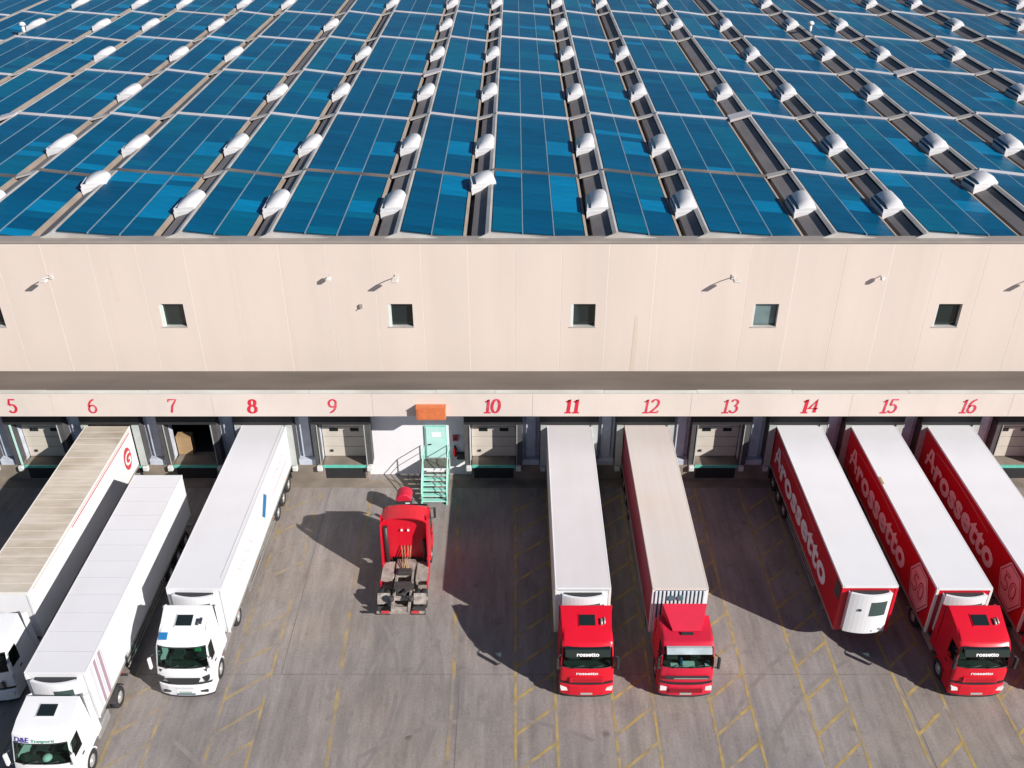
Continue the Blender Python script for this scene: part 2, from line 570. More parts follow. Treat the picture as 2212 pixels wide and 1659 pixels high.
def W(name, mb, mats, parent=None, bevel=0.0):
    """a part of the warehouse given in world coordinates"""
    p = parent or wh
    o = part(name, mb, mats, p, bevel)
    o.matrix_parent_inverse = Matrix.Translation((0, -48, 0)) if p is wh else Matrix.Identity(4)
    return o


WALLY, ZT = 48.0, 15.0
PW = 2.565
WIN_X = [3.85, 14.11, 24.37, 34.63, -6.41, -19.24, -29.5]
for k in range(-15, 16):
    xc = 3.85 + PW * k
    x0, x1 = xc - PW / 2 + .022, xc + PW / 2 - .022
    jy = random.uniform(-.003, .003)
    win = any(abs(xc - wx) < .3 for wx in WIN_X)
    mb = MB()
    ya, yb = WALLY + jy, WALLY + .36
    if not win:
        mb.box(x0, x1, ya, yb, 6.6, ZT)
        W("wall_panel", mb, M['wall'])
    else:
        a, b, z0, z1 = xc - .68, xc + .68, 9.85, 11.32
        mb.box(x0, x1, ya, yb, 6.6, z0).box(x0, x1, ya, yb, z1, ZT).box(x0, a, ya, yb, z0, z1).box(b, x1, ya, yb, z0, z1)
        W("wall_panel", mb, M['wall'])
        fr = MB()
        fy0, fy1 = WALLY + .25, WALLY + .31
        fr.box(a + .002, b - .002, fy0, fy1, z0 + .002, z0 + .07).box(a + .002, b - .002, fy0, fy1, z1 - .07, z1 - .002)
        fr.box(a + .002, a + .07, fy0, fy1, z0 + .07, z1 - .07).box(b - .07, b - .002, fy0, fy1, z0 + .07, z1 - .07)
        f = W("window", fr, M['frame'])
        part("pane", MB().box(a + .07, b - .07, fy0 + .02, fy0 + .04, z0 + .07, z1 - .07), M['glass_reflect' if 10 < xc < 20 else 'glassdark'], f)
        part("lining", MB().box(a + .003, a + (.13 if xc < 10 else .05), WALLY + .03, fy0 - .001, z0 + .031, z1 - .003), M['mintpale'], f)
        part("sill", MB().box(a - .06, b + .06, WALLY - .05, WALLY + .24, z0 - .0, z0 + .03), M['flash'], f)
for k in range(-15, 17):
    xj = 3.85 + PW * (k - .5)
    W("wall_joint", MB().box(xj - .021, xj + .021, WALLY + .004, WALLY + .3, 6.6, ZT - .01), M['joint'])
M['stain'] = mat("rusty_rain_streak", (0.62, 0.51, 0.42), 0.85, var=.03, col2=(.66, .56, .495), amt2=1, scale2=1.4, stretch2=(3, 1, .15), thr=(.38, .55))
for x_, w_, z0_, z1_ in ((6.86, .34, 7.0, 10.6), (-22.1, .22, 11.5, 14.6)):
    W("rain_streak", MB().prism([(x_ - w_ / 2, z0_), (x_ + w_ / 2, z0_), (x_ + w_ * .25, z1_), (x_ - w_ * .2, z1_)], 1, WALLY - .006, WALLY - .0045), M['stain'])
W("inner_wall", MB().box(-36, 43.6, WALLY + .45, WALLY + .5, 6.6, 14.5), M['interior'])
W("side_wall", MB().box(-95, -36.05, WALLY, WALLY + .36, 6.6, ZT).box(43.65 + .0, 95, WALLY, WALLY + .36, 6.6, ZT), M['wall'])
W("coping", MB().box(-95, 95, WALLY - .08, WALLY + .62, ZT + .001, ZT + .14), M['coping'])
# canopy
FY, FZ0, FZ1 = 45.3, 5.58, 7.12
W("canopy_roof", MB().box(-95, 95, FY + .22, WALLY - .001, 6.55, 6.95), M['canopy'])
W("canopy_soffit", MB().box(-95, 95, FY + .22, 47.29, 6.3, 6.54), M['fascia'])
numbers = {}
xs = [-95, -37.2, -30.5, -26.0, -17.0, -8.0, 1.0, 9.9, 18.9, 27.9, 36.8, 95]
fps = []
for a, b in zip(xs, xs[1:]):
    p = W("fascia_panel", MB().box(a + .006, b - .006, FY + random.uniform(0, .012), FY + .2, FZ0, FZ1), M['fascia'])
    fps.append((a, b, p))
xs2 = [-95, -31, -26.2, -20.5, -11.5, -4.4, -1.1, 5.0, 10.2, 15.5, 22.0, 29, 95]
for i, (a, b) in enumerate(zip(xs2, xs2[1:])):
    W("coping", MB().box(a + .01, b - .01, FY - .03, FY + .24 + random.uniform(0, .05), FZ1 + .001, FZ1 + .05), M['paleedge'])


def arc(cx, cy, rx, ry, a0, a1, n=12):
    return [(cx + rx * math.cos(R(a0 + (a1 - a0) * i / n)), cy + ry * math.sin(R(a0 + (a1 - a0) * i / n))) for i in range(n + 1)]


DIG = {   # strokes in a 0.6 x 1 cell
    '0': [arc(.3, .5, .22, .46, 0, 360, 20)],
    '1': [[(.12, .78), (.3, .95), (.3, .04)], [(.10, .03), (.5, .03)]],
    '2': [arc(.3, .72, .2, .24, 170, -20, 9) + [(.44, .48), (.26, .24), (.08, .05)], [(.08, .05), (.52, .05), (.54, .18)]],
    '3': [arc(.28, .74, .19, .21, 160, -80, 9), arc(.28, .29, .22, .25, 85, -160, 10)],
    '4': [[(.42, .04), (.42, .95), (.05, .32), (.58, .32)]],
    '5': [[(.5, .95), (.16, .95), (.12, .56)], arc(.28, .32, .22, .28, 130, -150, 12)],
    '6': [arc(.5, .45, .40, .52, 100, 180, 6) + arc(.3, .29, .21, .26, 165, -195, 16)],
    '7': [[(.08, .8), (.08, .95), (.54, .95), (.3, .5), (.24, .04)]],
    '8': [arc(.3, .73, .17, .21, 0, 360, 16), arc(.3, .27, .22, .25, 0, 360, 16)],
    '9': [arc(.3, .69, .21, .26, 0, 360, 16), arc(.1, .55, .40, .52, 0, -80, 6)],
}


def number_mesh(txt, h, bold):
    mb = MB()
    off = 0
    sh = .10
    lvl = 0
    for ch in txt:
        for st in DIG[ch]:
            L, Rr = [], []
            for i, (x, y) in enumerate(st):
                p0, p1 = st[max(0, i - 1)], st[min(len(st) - 1, i + 1)]
                dx, dy = p1[0] - p0[0], p1[1] - p0[1]
                d = math.hypot(dx, dy) or 1
                nx, ny = -dy / d, dx / d
                wd = math.hypot(bold * nx, .05 * ny)
                L.append((x + nx * wd, y + ny * wd))
                Rr.append((x - nx * wd, y - ny * wd))
            lvl += .0007
            for i in range(len(st) - 1):
                q = [L[i], Rr[i], Rr[i + 1], L[i + 1]]
                mb.quad([((off + x + sh * y) * h, -lvl, y * h) for x, y in q])
        off += .62 if ch != '1' else .46
    wd = off * h
    mb.v = [(x - wd / 2, y, z) for x, y, z in mb.v]
    return mb


for n in range(4, 18):
    txt = str(n)
    bold = .105 if n in (8, 11, 14) else .085 if n in (5, 10) else .07
    m = M['red_num_new'] if n in (8, 11, 14, 5) else M['red_num']
    x = bay_x(n) - .05
    pa = [p for a, b, p in fps if a <= x < b][0]
    part("dock_number", number_mesh(txt, .95, bold), m, pa, loc=(x, FY - .008, FZ0 + .22))

# dock front
WY = 47.3
OPEN_W, OPEN_H = 1.38, 4.05
bays = [n for n in range(0, 24)]
posts = []
edges = []
for n in bays:
    edges += [(bay_x(n) - OPEN_W, bay_x(n) + OPEN_W)]
edges.sort()
stair_l, stair_r = bay_x(9) + OPEN_W, bay_x(10) - OPEN_W
for (a0, a1), (b0, b1) in zip(edges, edges[1:]):
    isstair = abs(a1 - stair_l) < .1
    mb = MB().box(a1 + .001, b0 - .001, WY, WY + .5, .0 if isstair else 1.12, 6.29)
    W("stair_wall" if isstair else "dock_pier", mb, M['whitewall'] if isstair else M['pillar'])
    if not isstair:
        xc = (a1 + b0) / 2
        W("pier_foot", MB().box(xc - .52, xc + .52, WY - .5, WY - .002, .55, 1.45).box(xc - .30, xc + .30, WY - .16, WY - .003, 1.46, 5.9), M['pillar'], bevel=.03)
W("dock_lintel", MB().box(edges[0][0], edges[-1][1], WY + .03, WY + .4, OPEN_H + .45, 6.28), M['darkgrey'])
W("dock_base_wall", MB().box(edges[0][0], stair_l - .02, YB, WY + .25, 0, 1.08).box(stair_r + .02, edges[-1][1], YB, WY + .25, 0, 1.08), M['base'])
DY = 47.62
sh_side = {}


def docked(n):
    return n in (6, 8, 11, 12, 14, 15, 16)


for n in bays:
    x = bay_x(n)
    vis = 3 <= n <= 18
    s = W("dock_shelter", MB().box(x - 1.72, x + 1.72, 46.62, WY - .003, 4.12, 5.25), M['black'])
    for sx in (-1, 1):
        xa, xb = x + sx * 1.72, x + sx * 1.40
        part("side_pad", MB().box(min(xa, xb), max(xa, xb), 46.62, WY - .003, 1.25, 4.118), M['darkgrey'], s)
        xa, xb = x + sx * 1.72, x + sx * 1.62
        if docked(n):
            xa, xb = x + sx * 1.68, x + sx * 1.28
            part("side_curtain", MB().box(min(xa, xb), max(xa, xb), 46.55, 46.615, 1.2, 4.10), M['greycurtain'], s)
        else:
            xa, xb = x + sx * 1.41, x + sx * (1.30 if n == 5 and sx < 0 else 1.37)
            part("edge_strip", MB().box(min(xa, xb), max(xa, xb), 46.57, 46.617, 1.25, 4.10), M['mintlight'] if n == 5 and sx < 0 else M['greycurtain'], s)
        W("dock_buffer", MB().box(x + sx * 1.5 - .16, x + sx * 1.5 + .16, YB - .24, YB - .002, .78, 1.12), M['bumper'], bevel=.04)
    lv = W("dock_leveller", MB().box(x - 1.3, x + 1.3, YB - .02, WY + .8, 1.081, 1.12), M['base'])
    part("leveller_lip", MB().box(x - 1.3, x + 1.3, YB - .14, YB - .022, .98, 1.13), M['teal'], lv)
    W("dock_pit", MB().box(x - 1.2, x + 1.2, YB - .012, YB - .001, .12, .95), M['black'])
    if n != 7 and vis:
        d = W("dock_door", MB().box(x - OPEN_W + .01, x + OPEN_W - .01, DY + .05, DY + .10, 1.13, OPEN_H + .44), M['darkgrey'])
        for q in range(4):
            z0 = 1.15 + q * .72
            part("door_panel", MB().box(x - OPEN_W + .05, x + OPEN_W - .05, DY, DY + .048, z0, z0 + .69), M['door'], d, bevel=.01)
        for sx in (-.62, .62):
            part("door_window", MB().box(x + sx - .26, x + sx + .26, DY - .02, DY - .001, 2.98, 3.22), M['glassdark'], d, bevel=.008)
        part("door_handle", MB().box(x - .95, x - .78, DY - .06, DY - .001, 1.5, 1.64), M['plastic'], d)
    elif not vis:
        W("dock_door", MB().box(x - OPEN_W + .01, x + OPEN_W - .01, DY, DY + .10, 1.13, OPEN_H + .44), M['door'])
x = bay_x(7)
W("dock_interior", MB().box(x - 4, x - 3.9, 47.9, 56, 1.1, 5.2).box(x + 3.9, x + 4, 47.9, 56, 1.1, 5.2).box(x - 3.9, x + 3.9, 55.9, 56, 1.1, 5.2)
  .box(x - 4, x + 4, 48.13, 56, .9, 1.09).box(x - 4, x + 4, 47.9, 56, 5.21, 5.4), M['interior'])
car = thing("carton", "brown carton standing just inside the open dark dock under number 7", "carton", (x - .88, 48.05, 1.125))
part("carton_body", MB().box(-.45, .45, -.25, .35, 0, 1.25), M['carton'], car, bevel=.02)
part("carton_lid", MB().box(-.46, .46, -.26, .36, 1.252, 1.27), M['carton'], car)

# ------------------------------------------------------------------ roof
roof = W("roof", MB().box(-95, 95, WALLY + .62, 140, 14.35, 14.52), M['gutter'])
WIDE, NARROW = 6.9, 4.95
mods = []
x = -1.35
kind = 'w'
while x < 88:
    L = WIDE if kind == 'w' else NARROW
    mods.append((x, L, kind))
    x += L
    kind = 'n' if kind == 'w' else 'w'
x = -1.35
kind = 'n'
while x > -88:
    L = WIDE if kind == 'w' else NARROW
    x -= L
    mods.append((x, L, kind))
    kind = 'n' if kind == 'w' else 'w'
mods.sort()
ROWS = [48.75, 58.6, 71.2, 84.4, 97.6, 110.4, 123.5, 136.5]
ZR, ZV = 15.36, 14.92
Y0, Y1 = ROWS[0], ROWS[-1]


def roof_part(name, mb, m):
    return part(name, mb, m, roof)


def dome_mesh(wd, ln, h, name, seg=12):
    """roof light: upright kerb, left side coloured dark blue for its shade, arched white top with a hipped front"""
    mb = MB()
    w2 = wd / 2
    kerb = h * .46
    mb.box(-w2 - .04, w2 + .04, -ln / 2 - .04, ln / 2 + .04, -.35, .10, 0)
    prof = [(-w2, .10), (-w2, kerb), (-w2 + .05, kerb + .03), (-w2 + .09, kerb + .02), (-.30 * wd, h * .66), (-.14 * wd, h * .86), (.03 * wd, h * .97), (.20 * wd, h), (.34 * wd, h * .95), (.44 * wd, h * .80), (w2, kerb), (w2, .10)]
    ys = [(-ln / 2, 0.0), (-ln / 2 + .10, .42), (-ln / 2 + .28, .80), (-ln / 2 + .52, 1.0), (ln / 2 - .12, 1.0), (ln / 2 - .02, .7), (ln / 2, 0.0)]
    k = len(mb.v)
    n = len(prof)
    for (y, f) in ys:
        for (x, z) in prof:
            zz = z if z <= kerb else kerb + (z - kerb) * f
            mb.v.append((x, y, zz))
    for j in range(len(ys) - 1):
        for i in range(n - 1):
            q = k + j * n + i
            mb.f.append((q, q + 1, q + n + 1, q + n))
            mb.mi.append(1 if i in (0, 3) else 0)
            mb.sm.append(i > 3 and i < 9)
    mb.f += [tuple(k + i for i in range(n)), tuple(k + (len(ys) - 1) * n + i for i in reversed(range(n)))]
    mb.mi += [0, 0]
    mb.sm += [False, False]
    return mb.mesh(name, [M['dome'], M['shade_side']])


M['shade_side'] = mat("skylight_shade_blue", (0.02, 0.065, 0.10), 0.2, var=.1, spec=.5)  # dark blue paints the shade onto skylight faces turned from the sun
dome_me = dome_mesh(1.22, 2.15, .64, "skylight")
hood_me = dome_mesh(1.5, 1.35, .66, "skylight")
cap_me = MB().prism([(-.75, -.42), (.72, -.02), (.74, .07), (-.75, -.30)], 1, -.26, .26).mesh("ridge_cap", M['flash'])
capbig_me = MB().prism([(-.78, -.42), (.74, .05), (.76, .2), (-.78, -.2)], 1, -.7, .5).mesh("ridge_cap", M['cross'])

PANEL_T = .045
pv_mesh = {}
field = MB()
n_panel = 0
special = {}          # ridge index (0 = ridge at -1.35) of the strips whose front skylight is a rounded hood set further back
order = {round(m[0], 2): i for i, m in enumerate(mods)}
i0 = order[-1.35]
SPECIAL = {i0, i0 - 4, i0 + 5}
MISSING = {(i0 + 3, 1), (i0 - 4, 2), (i0 - 3, 3), (i0 + 3, 3), (i0 - 4, 4), (i0 - 2, 4), (i0 + 2, 4), (i0 + 7, 4), (i0 - 3, 5), (i0 + 4, 5), (i0 + 6, 5), (i0 + 6, 2), (i0 + 8, 3), (i0 - 7, 3), (i0 - 6, 2), (i0 - 9, 5), (i0 + 9, 5)}
DOMEY = [53.1, 64.0, 77.5, 90.8, 103.8, 115.6, 128.5]
for mi_, (xr, L, kd) in enumerate(mods):
    strip_w = 1.62 if (L == WIDE) else 1.42
    prev = mods[mi_ - 1] if mi_ else None
    # the strip that climbs from the valley to this ridge belongs to the module on its left
    sw = 1.62 if (prev and prev[1] == WIDE) else 1.42
    g = .38
    xs0 = xr - sw + g
    inview = abs(xr) < 66
    mbs = MB().prism([(xs0, 14.53), (xr - .26, 14.53), (xr - .26, ZR - .16), (xs0, ZV - .02)], 1, Y0 - .35, Y1)
    roof_part("roof_strip", mbs, M['strip'])
    roof_part("ridge_flashing", MB().prism([(xr - .26 + .001, ZR - .02), (xr - .06, ZR + .06), (xr + .06, ZR + .04), (xr + .02, ZR - .12), (xr - .10, ZR - .12)], 1, Y0 - .30, Y1), M['flash'])
    P = L - strip_w
    xe = xr + P
    # deck under the panels, right-hand flashing, gable
    roof_part("roof_deck", MB().prism([(xr - .08, 14.53), (xe, 14.53), (xe, ZV - .02), (xr - .08, ZR - .04)], 1, Y0 + .02, Y1), M['deck'])
    roof_part("valley_flashing", MB().prism([(xe + .001, 14.525), (xe + .09, 14.525), (xe + .09, ZV + .01), (xe - .06, ZV + .05), (xe - .06, ZV + .03), (xe + .001, ZV + .02)], 1, Y0 - .02, Y1), M['flashtan'])
    roof_part("gable_flashing", MB().prism([(xs0 - .02, 14.62), (xe + .09, 14.62), (xe + .09, ZV + .03), (xr, ZR + .055), (xr - .08, ZR + .055), (xs0 - .02, ZV + .04)], 1, Y0 - .42, Y0 - .36), M['flash'])
    roof_part("gable_apron", MB().prism([(xr - .0, 14.60), (xe, 14.60), (xe, ZV - .02), (xr - .0, ZR - .05)], 1, Y0 - .355, Y0 - .002), M['flash'])
    nc = 3 if kd == 'w' else 2
    slope = math.atan2(ZR - ZV, P)
    cw = (P - .12) / nc

    def zs(xx):
        return ZR - (ZR - ZV) * (xx - xr) / P
    for c in range(1, nc):
        xx = xr + .06 + c * cw
        roof_part("panel_rail", MB().prism([(xx - .034, zs(xx - .034)), (xx + .034, zs(xx + .034)), (xx + .034, zs(xx + .034) + .065), (xx - .034, zs(xx - .034) + .065)], 1, Y0, Y1), M['rail'])
    for r_ in range(len(ROWS) - 1):
        ya, yb = ROWS[r_] + .10, ROWS[r_ + 1] - .18
        npan = 11 if r_ == 0 else 13
        pl = (yb - ya) / npan
        half_view = 1135 / 2072 * (yb * .8517 + 20.2 * .524)
        dy = DOMEY[r_]
        for c in range(nc):
            for j in range(npan):
                xc = xr + .06 + (c + .5) * cw
                yc = ya + (j + .5) * pl
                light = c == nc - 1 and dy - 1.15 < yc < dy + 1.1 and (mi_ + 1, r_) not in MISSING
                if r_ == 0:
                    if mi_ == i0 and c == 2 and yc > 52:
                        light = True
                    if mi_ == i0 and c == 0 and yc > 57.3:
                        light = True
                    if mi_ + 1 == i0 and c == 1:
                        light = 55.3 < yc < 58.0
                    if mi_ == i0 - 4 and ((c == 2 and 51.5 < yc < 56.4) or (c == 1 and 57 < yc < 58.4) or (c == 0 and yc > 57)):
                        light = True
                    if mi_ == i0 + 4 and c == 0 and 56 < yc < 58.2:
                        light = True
                if random.random() < .012:
                    light = not light
                run_tone = random.choice((0, 0, 0, 1, 1, 2)) if random.random() < .3 or j == 0 else run_tone
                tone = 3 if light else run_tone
                near = (r_ == 0 or (r_ == 1 and j < 4)) and abs(xc) < half_view and n_panel < 300
                if near:
                    key = (round(cw, 3), round(pl, 3), tone)
                    if key not in pv_mesh:
                        a, b = cw / 2 - .05, pl / 2 - .012
                        pv_mesh[key] = MB().box(-a, a, -b, b, 0, PANEL_T).mesh("solar_panel", M[('pv', 'pv_b', 'pv_c', 'pvlight')[tone]])
                    add("solar_panel", pv_mesh[key], roof, (xc, yc, zs(xc) + .012 + random.uniform(-.004, .0046)), (random.uniform(-.004, .0046), slope, 0))
                    n_panel += 1
                else:
                    a, b = cw / 2 - .05, pl / 2 - .012
                    k = len(field.v)
                    x0_, x1_ = xc - a, xc + a
                    h0, h1 = zs(x0_) + .012, zs(x1_) + .012
                    jz = random.uniform(-.004, .0046)
                    for (px, pz) in ((x0_, h0), (x1_, h1)):
                        for py in (yc - b, yc + b):
                            for t in (0, PANEL_T):
                                field.v.append((px, py, pz + t + jz))
                    for f in ((1, 5, 7, 3), (0, 1, 3, 2), (4, 6, 7, 5), (0, 4, 5, 1), (2, 3, 7, 6)):
                        field.f.append(tuple(k + q for q in f))
                        field.mi.append(tone)
                        field.sm.append(False)
        # cross rail between rows
        yy = ROWS[r_ + 1]
        if r_ + 1 < len(ROWS) - 1 and abs(xr) < 80:
            mm = M['crossdark'] if r_ == 0 and xr < 12 else M['cross']
            wdt = .08 if r_ == 0 else .11
            roof_part("cross_rail", MB().prism([(xr, zs(xr) + .001), (xe + .1, zs(xe) + .001), (xe + .1, zs(xe) + .16), (xr, zs(xr) + .16)], 1, yy - wdt - .04, yy + wdt - .04), mm)
            cm = capbig_me if ((mi_ == i0 + 3 and r_ == 1) or (mi_ == i0 - 1 and r_ == 2) or (mi_ == i0 + 6 and r_ == 2) or (mi_ == i0 - 6 and r_ == 1)) else cap_me
            add("ridge_cap", cm, roof, (xr - .72, yy - .04, ZR - .02))
        # skylight on the strip of this ridge
        if abs(xr) < half_view + 8:
            sxp = xr - .26 - (sw - g - .26) / 2
            if r_ == 0 and mi_ in SPECIAL:
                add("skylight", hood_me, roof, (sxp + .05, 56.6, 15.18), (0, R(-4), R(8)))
            elif (mi_, r_) not in MISSING:
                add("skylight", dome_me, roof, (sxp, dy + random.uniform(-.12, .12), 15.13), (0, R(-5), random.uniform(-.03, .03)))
fo = roof_part("solar_panel_field", field, [M['pv'], M['pv_b'], M['pv_c'], M['pvlight']])
fo['kind'] = 'stuff'
W("back_wall", MB().box(-95, 95, 140, 140.4, 0, 15).box(-95, -94.6, 48.4, 140, 0, 14.5).box(94.6, 95, 48.4, 140, 0, 14.5), M['wall'])
for (px, py, lab) in ((-49.0, 100.0, "small white vent pipe poking out between solar panels far left"), (29.6, 100.5, "small white vent pipe poking out between solar panels far right")):
    v_ = thing("vent_pipe", lab, "vent pipe", (px, py, 14.95))
    part("pipe", MB().tube((0, 0, 0), (0, 0, 1.1), .16, 10), M['dome'], v_)
    part("cowl", MB().lathe([(.30, 1.02), (.34, 1.12), (.22, 1.3), (.05, 1.36)], (0, 0, 0), 2, 12), M['dome'], v_)

# ------------------------------------------------------------------ wall lamps
for i, (x, lab) in enumerate(((-25.5, "long-armed wall floodlight on the cream wall above dock numbers 5 and 6"), (-6.5, "long-armed wall floodlight just above the window nearest the orange sign box"),
                              (12.0, "long-armed wall floodlight on the cream wall above dock number 13"), (28.75, "long-armed wall floodlight cut by the right edge of the photo"))):
    l_ = thing("wall_floodlight", lab, "wall lamp", (x, WALLY, 13.0), 0, "long-armed floodlights along the upper wall")
    part("bracket", MB().box(-.09, .09, -.05, -.001, -.14, .14), M['lamp'], l_)
    part("arm", MB().tube((0, -.04, 0), (-.05, -.45, .16), .03).tube((-.05, -.45, .16), (-.12, -.75, .2), .03), M['lamp'], l_)
    part("lamp_head", MB().prism([(-.20, .14), (.20, .14), (.15, .23), (-.15, .23)], 1, -1.08, -.72), M['lamp'], l_, bevel=.02)
    part("lens", MB().box(-.15, .15, -1.05, -.75, .125, .139), M['glassdark'], l_)
for x, lab in ((-10.15, "small wall spotlight on the cream wall left of the second window"), (20.1, "small wall spotlight on the cream wall between the two rightmost windows")):
    l_ = thing("wall_spotlight", lab, "wall lamp", (x, WALLY, 13.05), 0, "small spotlights on the upper wall")
    part("bracket", MB().tube((0, -.001, 0), (0, -.3, .05), .03), M['lamp'], l_)
    part("lamp_head", MB().box(-.11, .11, -.48, -.26, -.09, .12), M['lamp'], l_, bevel=.03)
    part("lens", MB().box(-.09, .09, -.495, -.482, -.06, .09), M['lens'], l_)
l_ = thing("wall_socket_box", "tiny grey box fixed to the cream wall left of the second window", "wall box", (-8.6, WALLY, 11.2))
part("box_body", MB().box(-.09, .09, -.12, -.001, -.12, .12), M['coping'], l_, bevel=.01)
part("box_spout", MB().tube((0, -.1, -.05), (-.02, -.22, -.1), .03), M['coping'], l_)

# ------------------------------------------------------------------ stair bay
SX0, SX1 = -5.5, -3.95
sx = (SX0 + SX1) / 2
sdoor = W("stair_door", MB().box(SX0 + .12, SX1 - .12, WY - .09, WY - .002, 1.32, 3.62), M['mint'], bevel=.012)
part("door_leaf", MB().box(SX0 + .2, SX1 - .2, WY - .12, WY - .092, 1.34, 3.52), M['mintlight'], sdoor)
part("door_handle", MB().box(SX0 + .32, SX0 + .5, WY - .18, WY - .122, 2.3, 2.36), M['plastic'], sdoor)
part("door_notice", MB().box(sx - .25, sx + .32, WY - .128, WY - .1215, 2.85, 3.2), M['paper'], sdoor)
st = thing("metal_staircase", "mint green metal staircase leading up to the side door under the orange sign box", "staircase", (sx, 44.4, 0))
hw = (SX1 - SX0) / 2
part("landing", MB().box(-hw, hw, 1.72, WY - 44.4 - .13, 1.24, 1.30), M['grating'], st)
part("landing_edge", MB().box(-hw, hw, 1.66, 1.718, 1.2, 1.32), M['paper'], st)
NS = 6
for i in range(NS):
    z = 1.29 * (i + 1) / (NS + 1)
    y = .02 + 1.64 * i / NS
    part("stair_tread", MB().box(-hw + .08, hw - .08, y, y + .25, z - .03, z + .01), M['mint' if i < 5 else 'grating'], st)
    part("tread_nosing", MB().box(-hw + .08, hw - .08, y - .03, y - .001, z - .05, z + .012), M['mintlight'], st)
for s_ in (-1, 1):
    x = s_ * (hw - .04)
    part("stringer", MB().prism([(-.12, 0), (.14, 0), (1.75, 1.18), (1.75, 1.36), (1.6, 1.36), (-.12, .14)], 0, x - .035, x + .035), M['mint'], st)
    part("handrail", MB().tube((x, 0, 1.02), (x, 1.68, 2.3), .03).tube((x, 1.68, 2.3), (x, 2.74, 2.3), .03), M['mintlight'], st)
    part("midrail", MB().tube((x, 0, .55), (x, 1.68, 1.8), .022).tube((x, 1.68, 1.8), (x, 2.74, 1.8), .022), M['mint'], st)
    for (py, z0, z1) in ((0.0, 0, 1.02), (.84, .62, 1.66), (1.68, 0, 2.3), (2.7, 0, 2.3)):
        part("rail_post", MB().tube((x, py, z0), (x, py, z1), .03), M['mint'], st)
sg = thing("orange_sign_box", "orange brick-coloured sign box on the fascia above the mint staircase", "sign box", (sx + .02, FY, FZ0 + .0))
part("box_body", MB().box(-.82, .82, -.42, -.012, .02, .78), M['orange'], sg, bevel=.02)
part("sign_face", MB().box(-.74, .78, -.435, -.421, .08, .72), M['orange'], sg)
part("box_trim", MB().box(-.84, .84, -.44, -.012, .781, .82), M['orange'], sg)
al = thing("alarm_box", "small dark red alarm box on the white wall right of the mint door", "alarm box", (-3.55, WY, 2.75))
part("alarm_body", MB().box(-.17, .17, -.14, -.001, -.2, .2), M['redprint'], al, bevel=.015)
part("alarm_button", MB().box(-.07, .07, -.16, -.141, -.07, .07), M['plastic'], al)
fx = thing("fire_extinguisher", "red fire extinguisher hanging on the wall beside the mint staircase", "fire extinguisher", (-3.62, WY - .12, 1.45))
part("cylinder", MB().lathe([(.03, .0), (.11, .02), (.11, .52), (.06, .62), (.035, .66)], (0, 0, 0), 2, 12), M['red'], fx)
part("valve", MB().box(-.05, .07, -.06, .06, .661, .74), M['plastic'], fx)
part("hose", MB().tube((.07, 0, .7), (.16, -.03, .35), .02).tube((.16, -.03, .35), (.13, -.04, .1), .02), M['plastic'], fx)
bk = thing("wall_cabinet", "black wall cabinet low beside the fire extinguisher", "cabinet", (-3.2, WY, 1.35))
part("cabinet_body", MB().box(-.3, .3, -.22, -.001, -.1, .35), M['plastic'], bk, bevel=.02)
part("cabinet_door", MB().box(-.26, .26, -.235, -.221, -.06, .31), M['chassis'], bk)
rb = thing("round_top_container", "small red round-topped container standing between the lone red truck and the staircase", "container", (-6.35, 43.6, 0))
part("container_body", MB().prism([(-.36, 0), (.36, 0), (.42, 1.12), (-.42, 1.12)], 1, -.36, .36), M['plastic'], rb, bevel=.05)
part("container_lid", MB().prism([(-.46, 1.10), (.46, 1.14), (.45, 1.34), (.30, 1.56), (.0, 1.64), (-.30, 1.54), (-.46, 1.30)], 1, -.42, .42), M['red12'], rb, bevel=.10, seg=3)
part("container_label", MB().box(.08, .34, -.372, -.361, .84, 1.02), M['paper'], rb)


# ------------------------------------------------------------------ vehicles
WHEELS = {}


def wheel(parent, x, y, r=.5, wd=.3, out=1, rimmat='rim'):
    """out: +1 / -1, the side the wheel faces; one tyre mesh with its rim"""
    key = (r, wd, out, rimmat)
    if key not in WHEELS:
        t = MB().lathe([(r * .56, -wd / 2 * out), (r * .9, -wd / 2 * out), (r, -wd / 2 * .7 * out), (r, wd / 2 * .7 * out), (r * .92, wd / 2 * out), (r * .58, wd / 2 * out), (r * .56, wd * .3 * out)], (0, 0, 0), 0, 22)
        rm = MB().lathe([(r * .57, wd * .31 * out), (r * .55, wd * .44 * out), (r * .38, wd * .30 * out), (r * .2, wd * .34 * out), (r * .18, wd * .55 * out), (r * .05, wd * .56 * out)], (0, 0, 0), 0, 18)
        WHEELS[key] = (t.mesh("wheel", M['tyre']), rm.mesh("rim", M[rimmat]))
    a, b = WHEELS[key]
    o = add("wheel", a, parent, (x, y, r))
    add("rim", b, o)
    return o


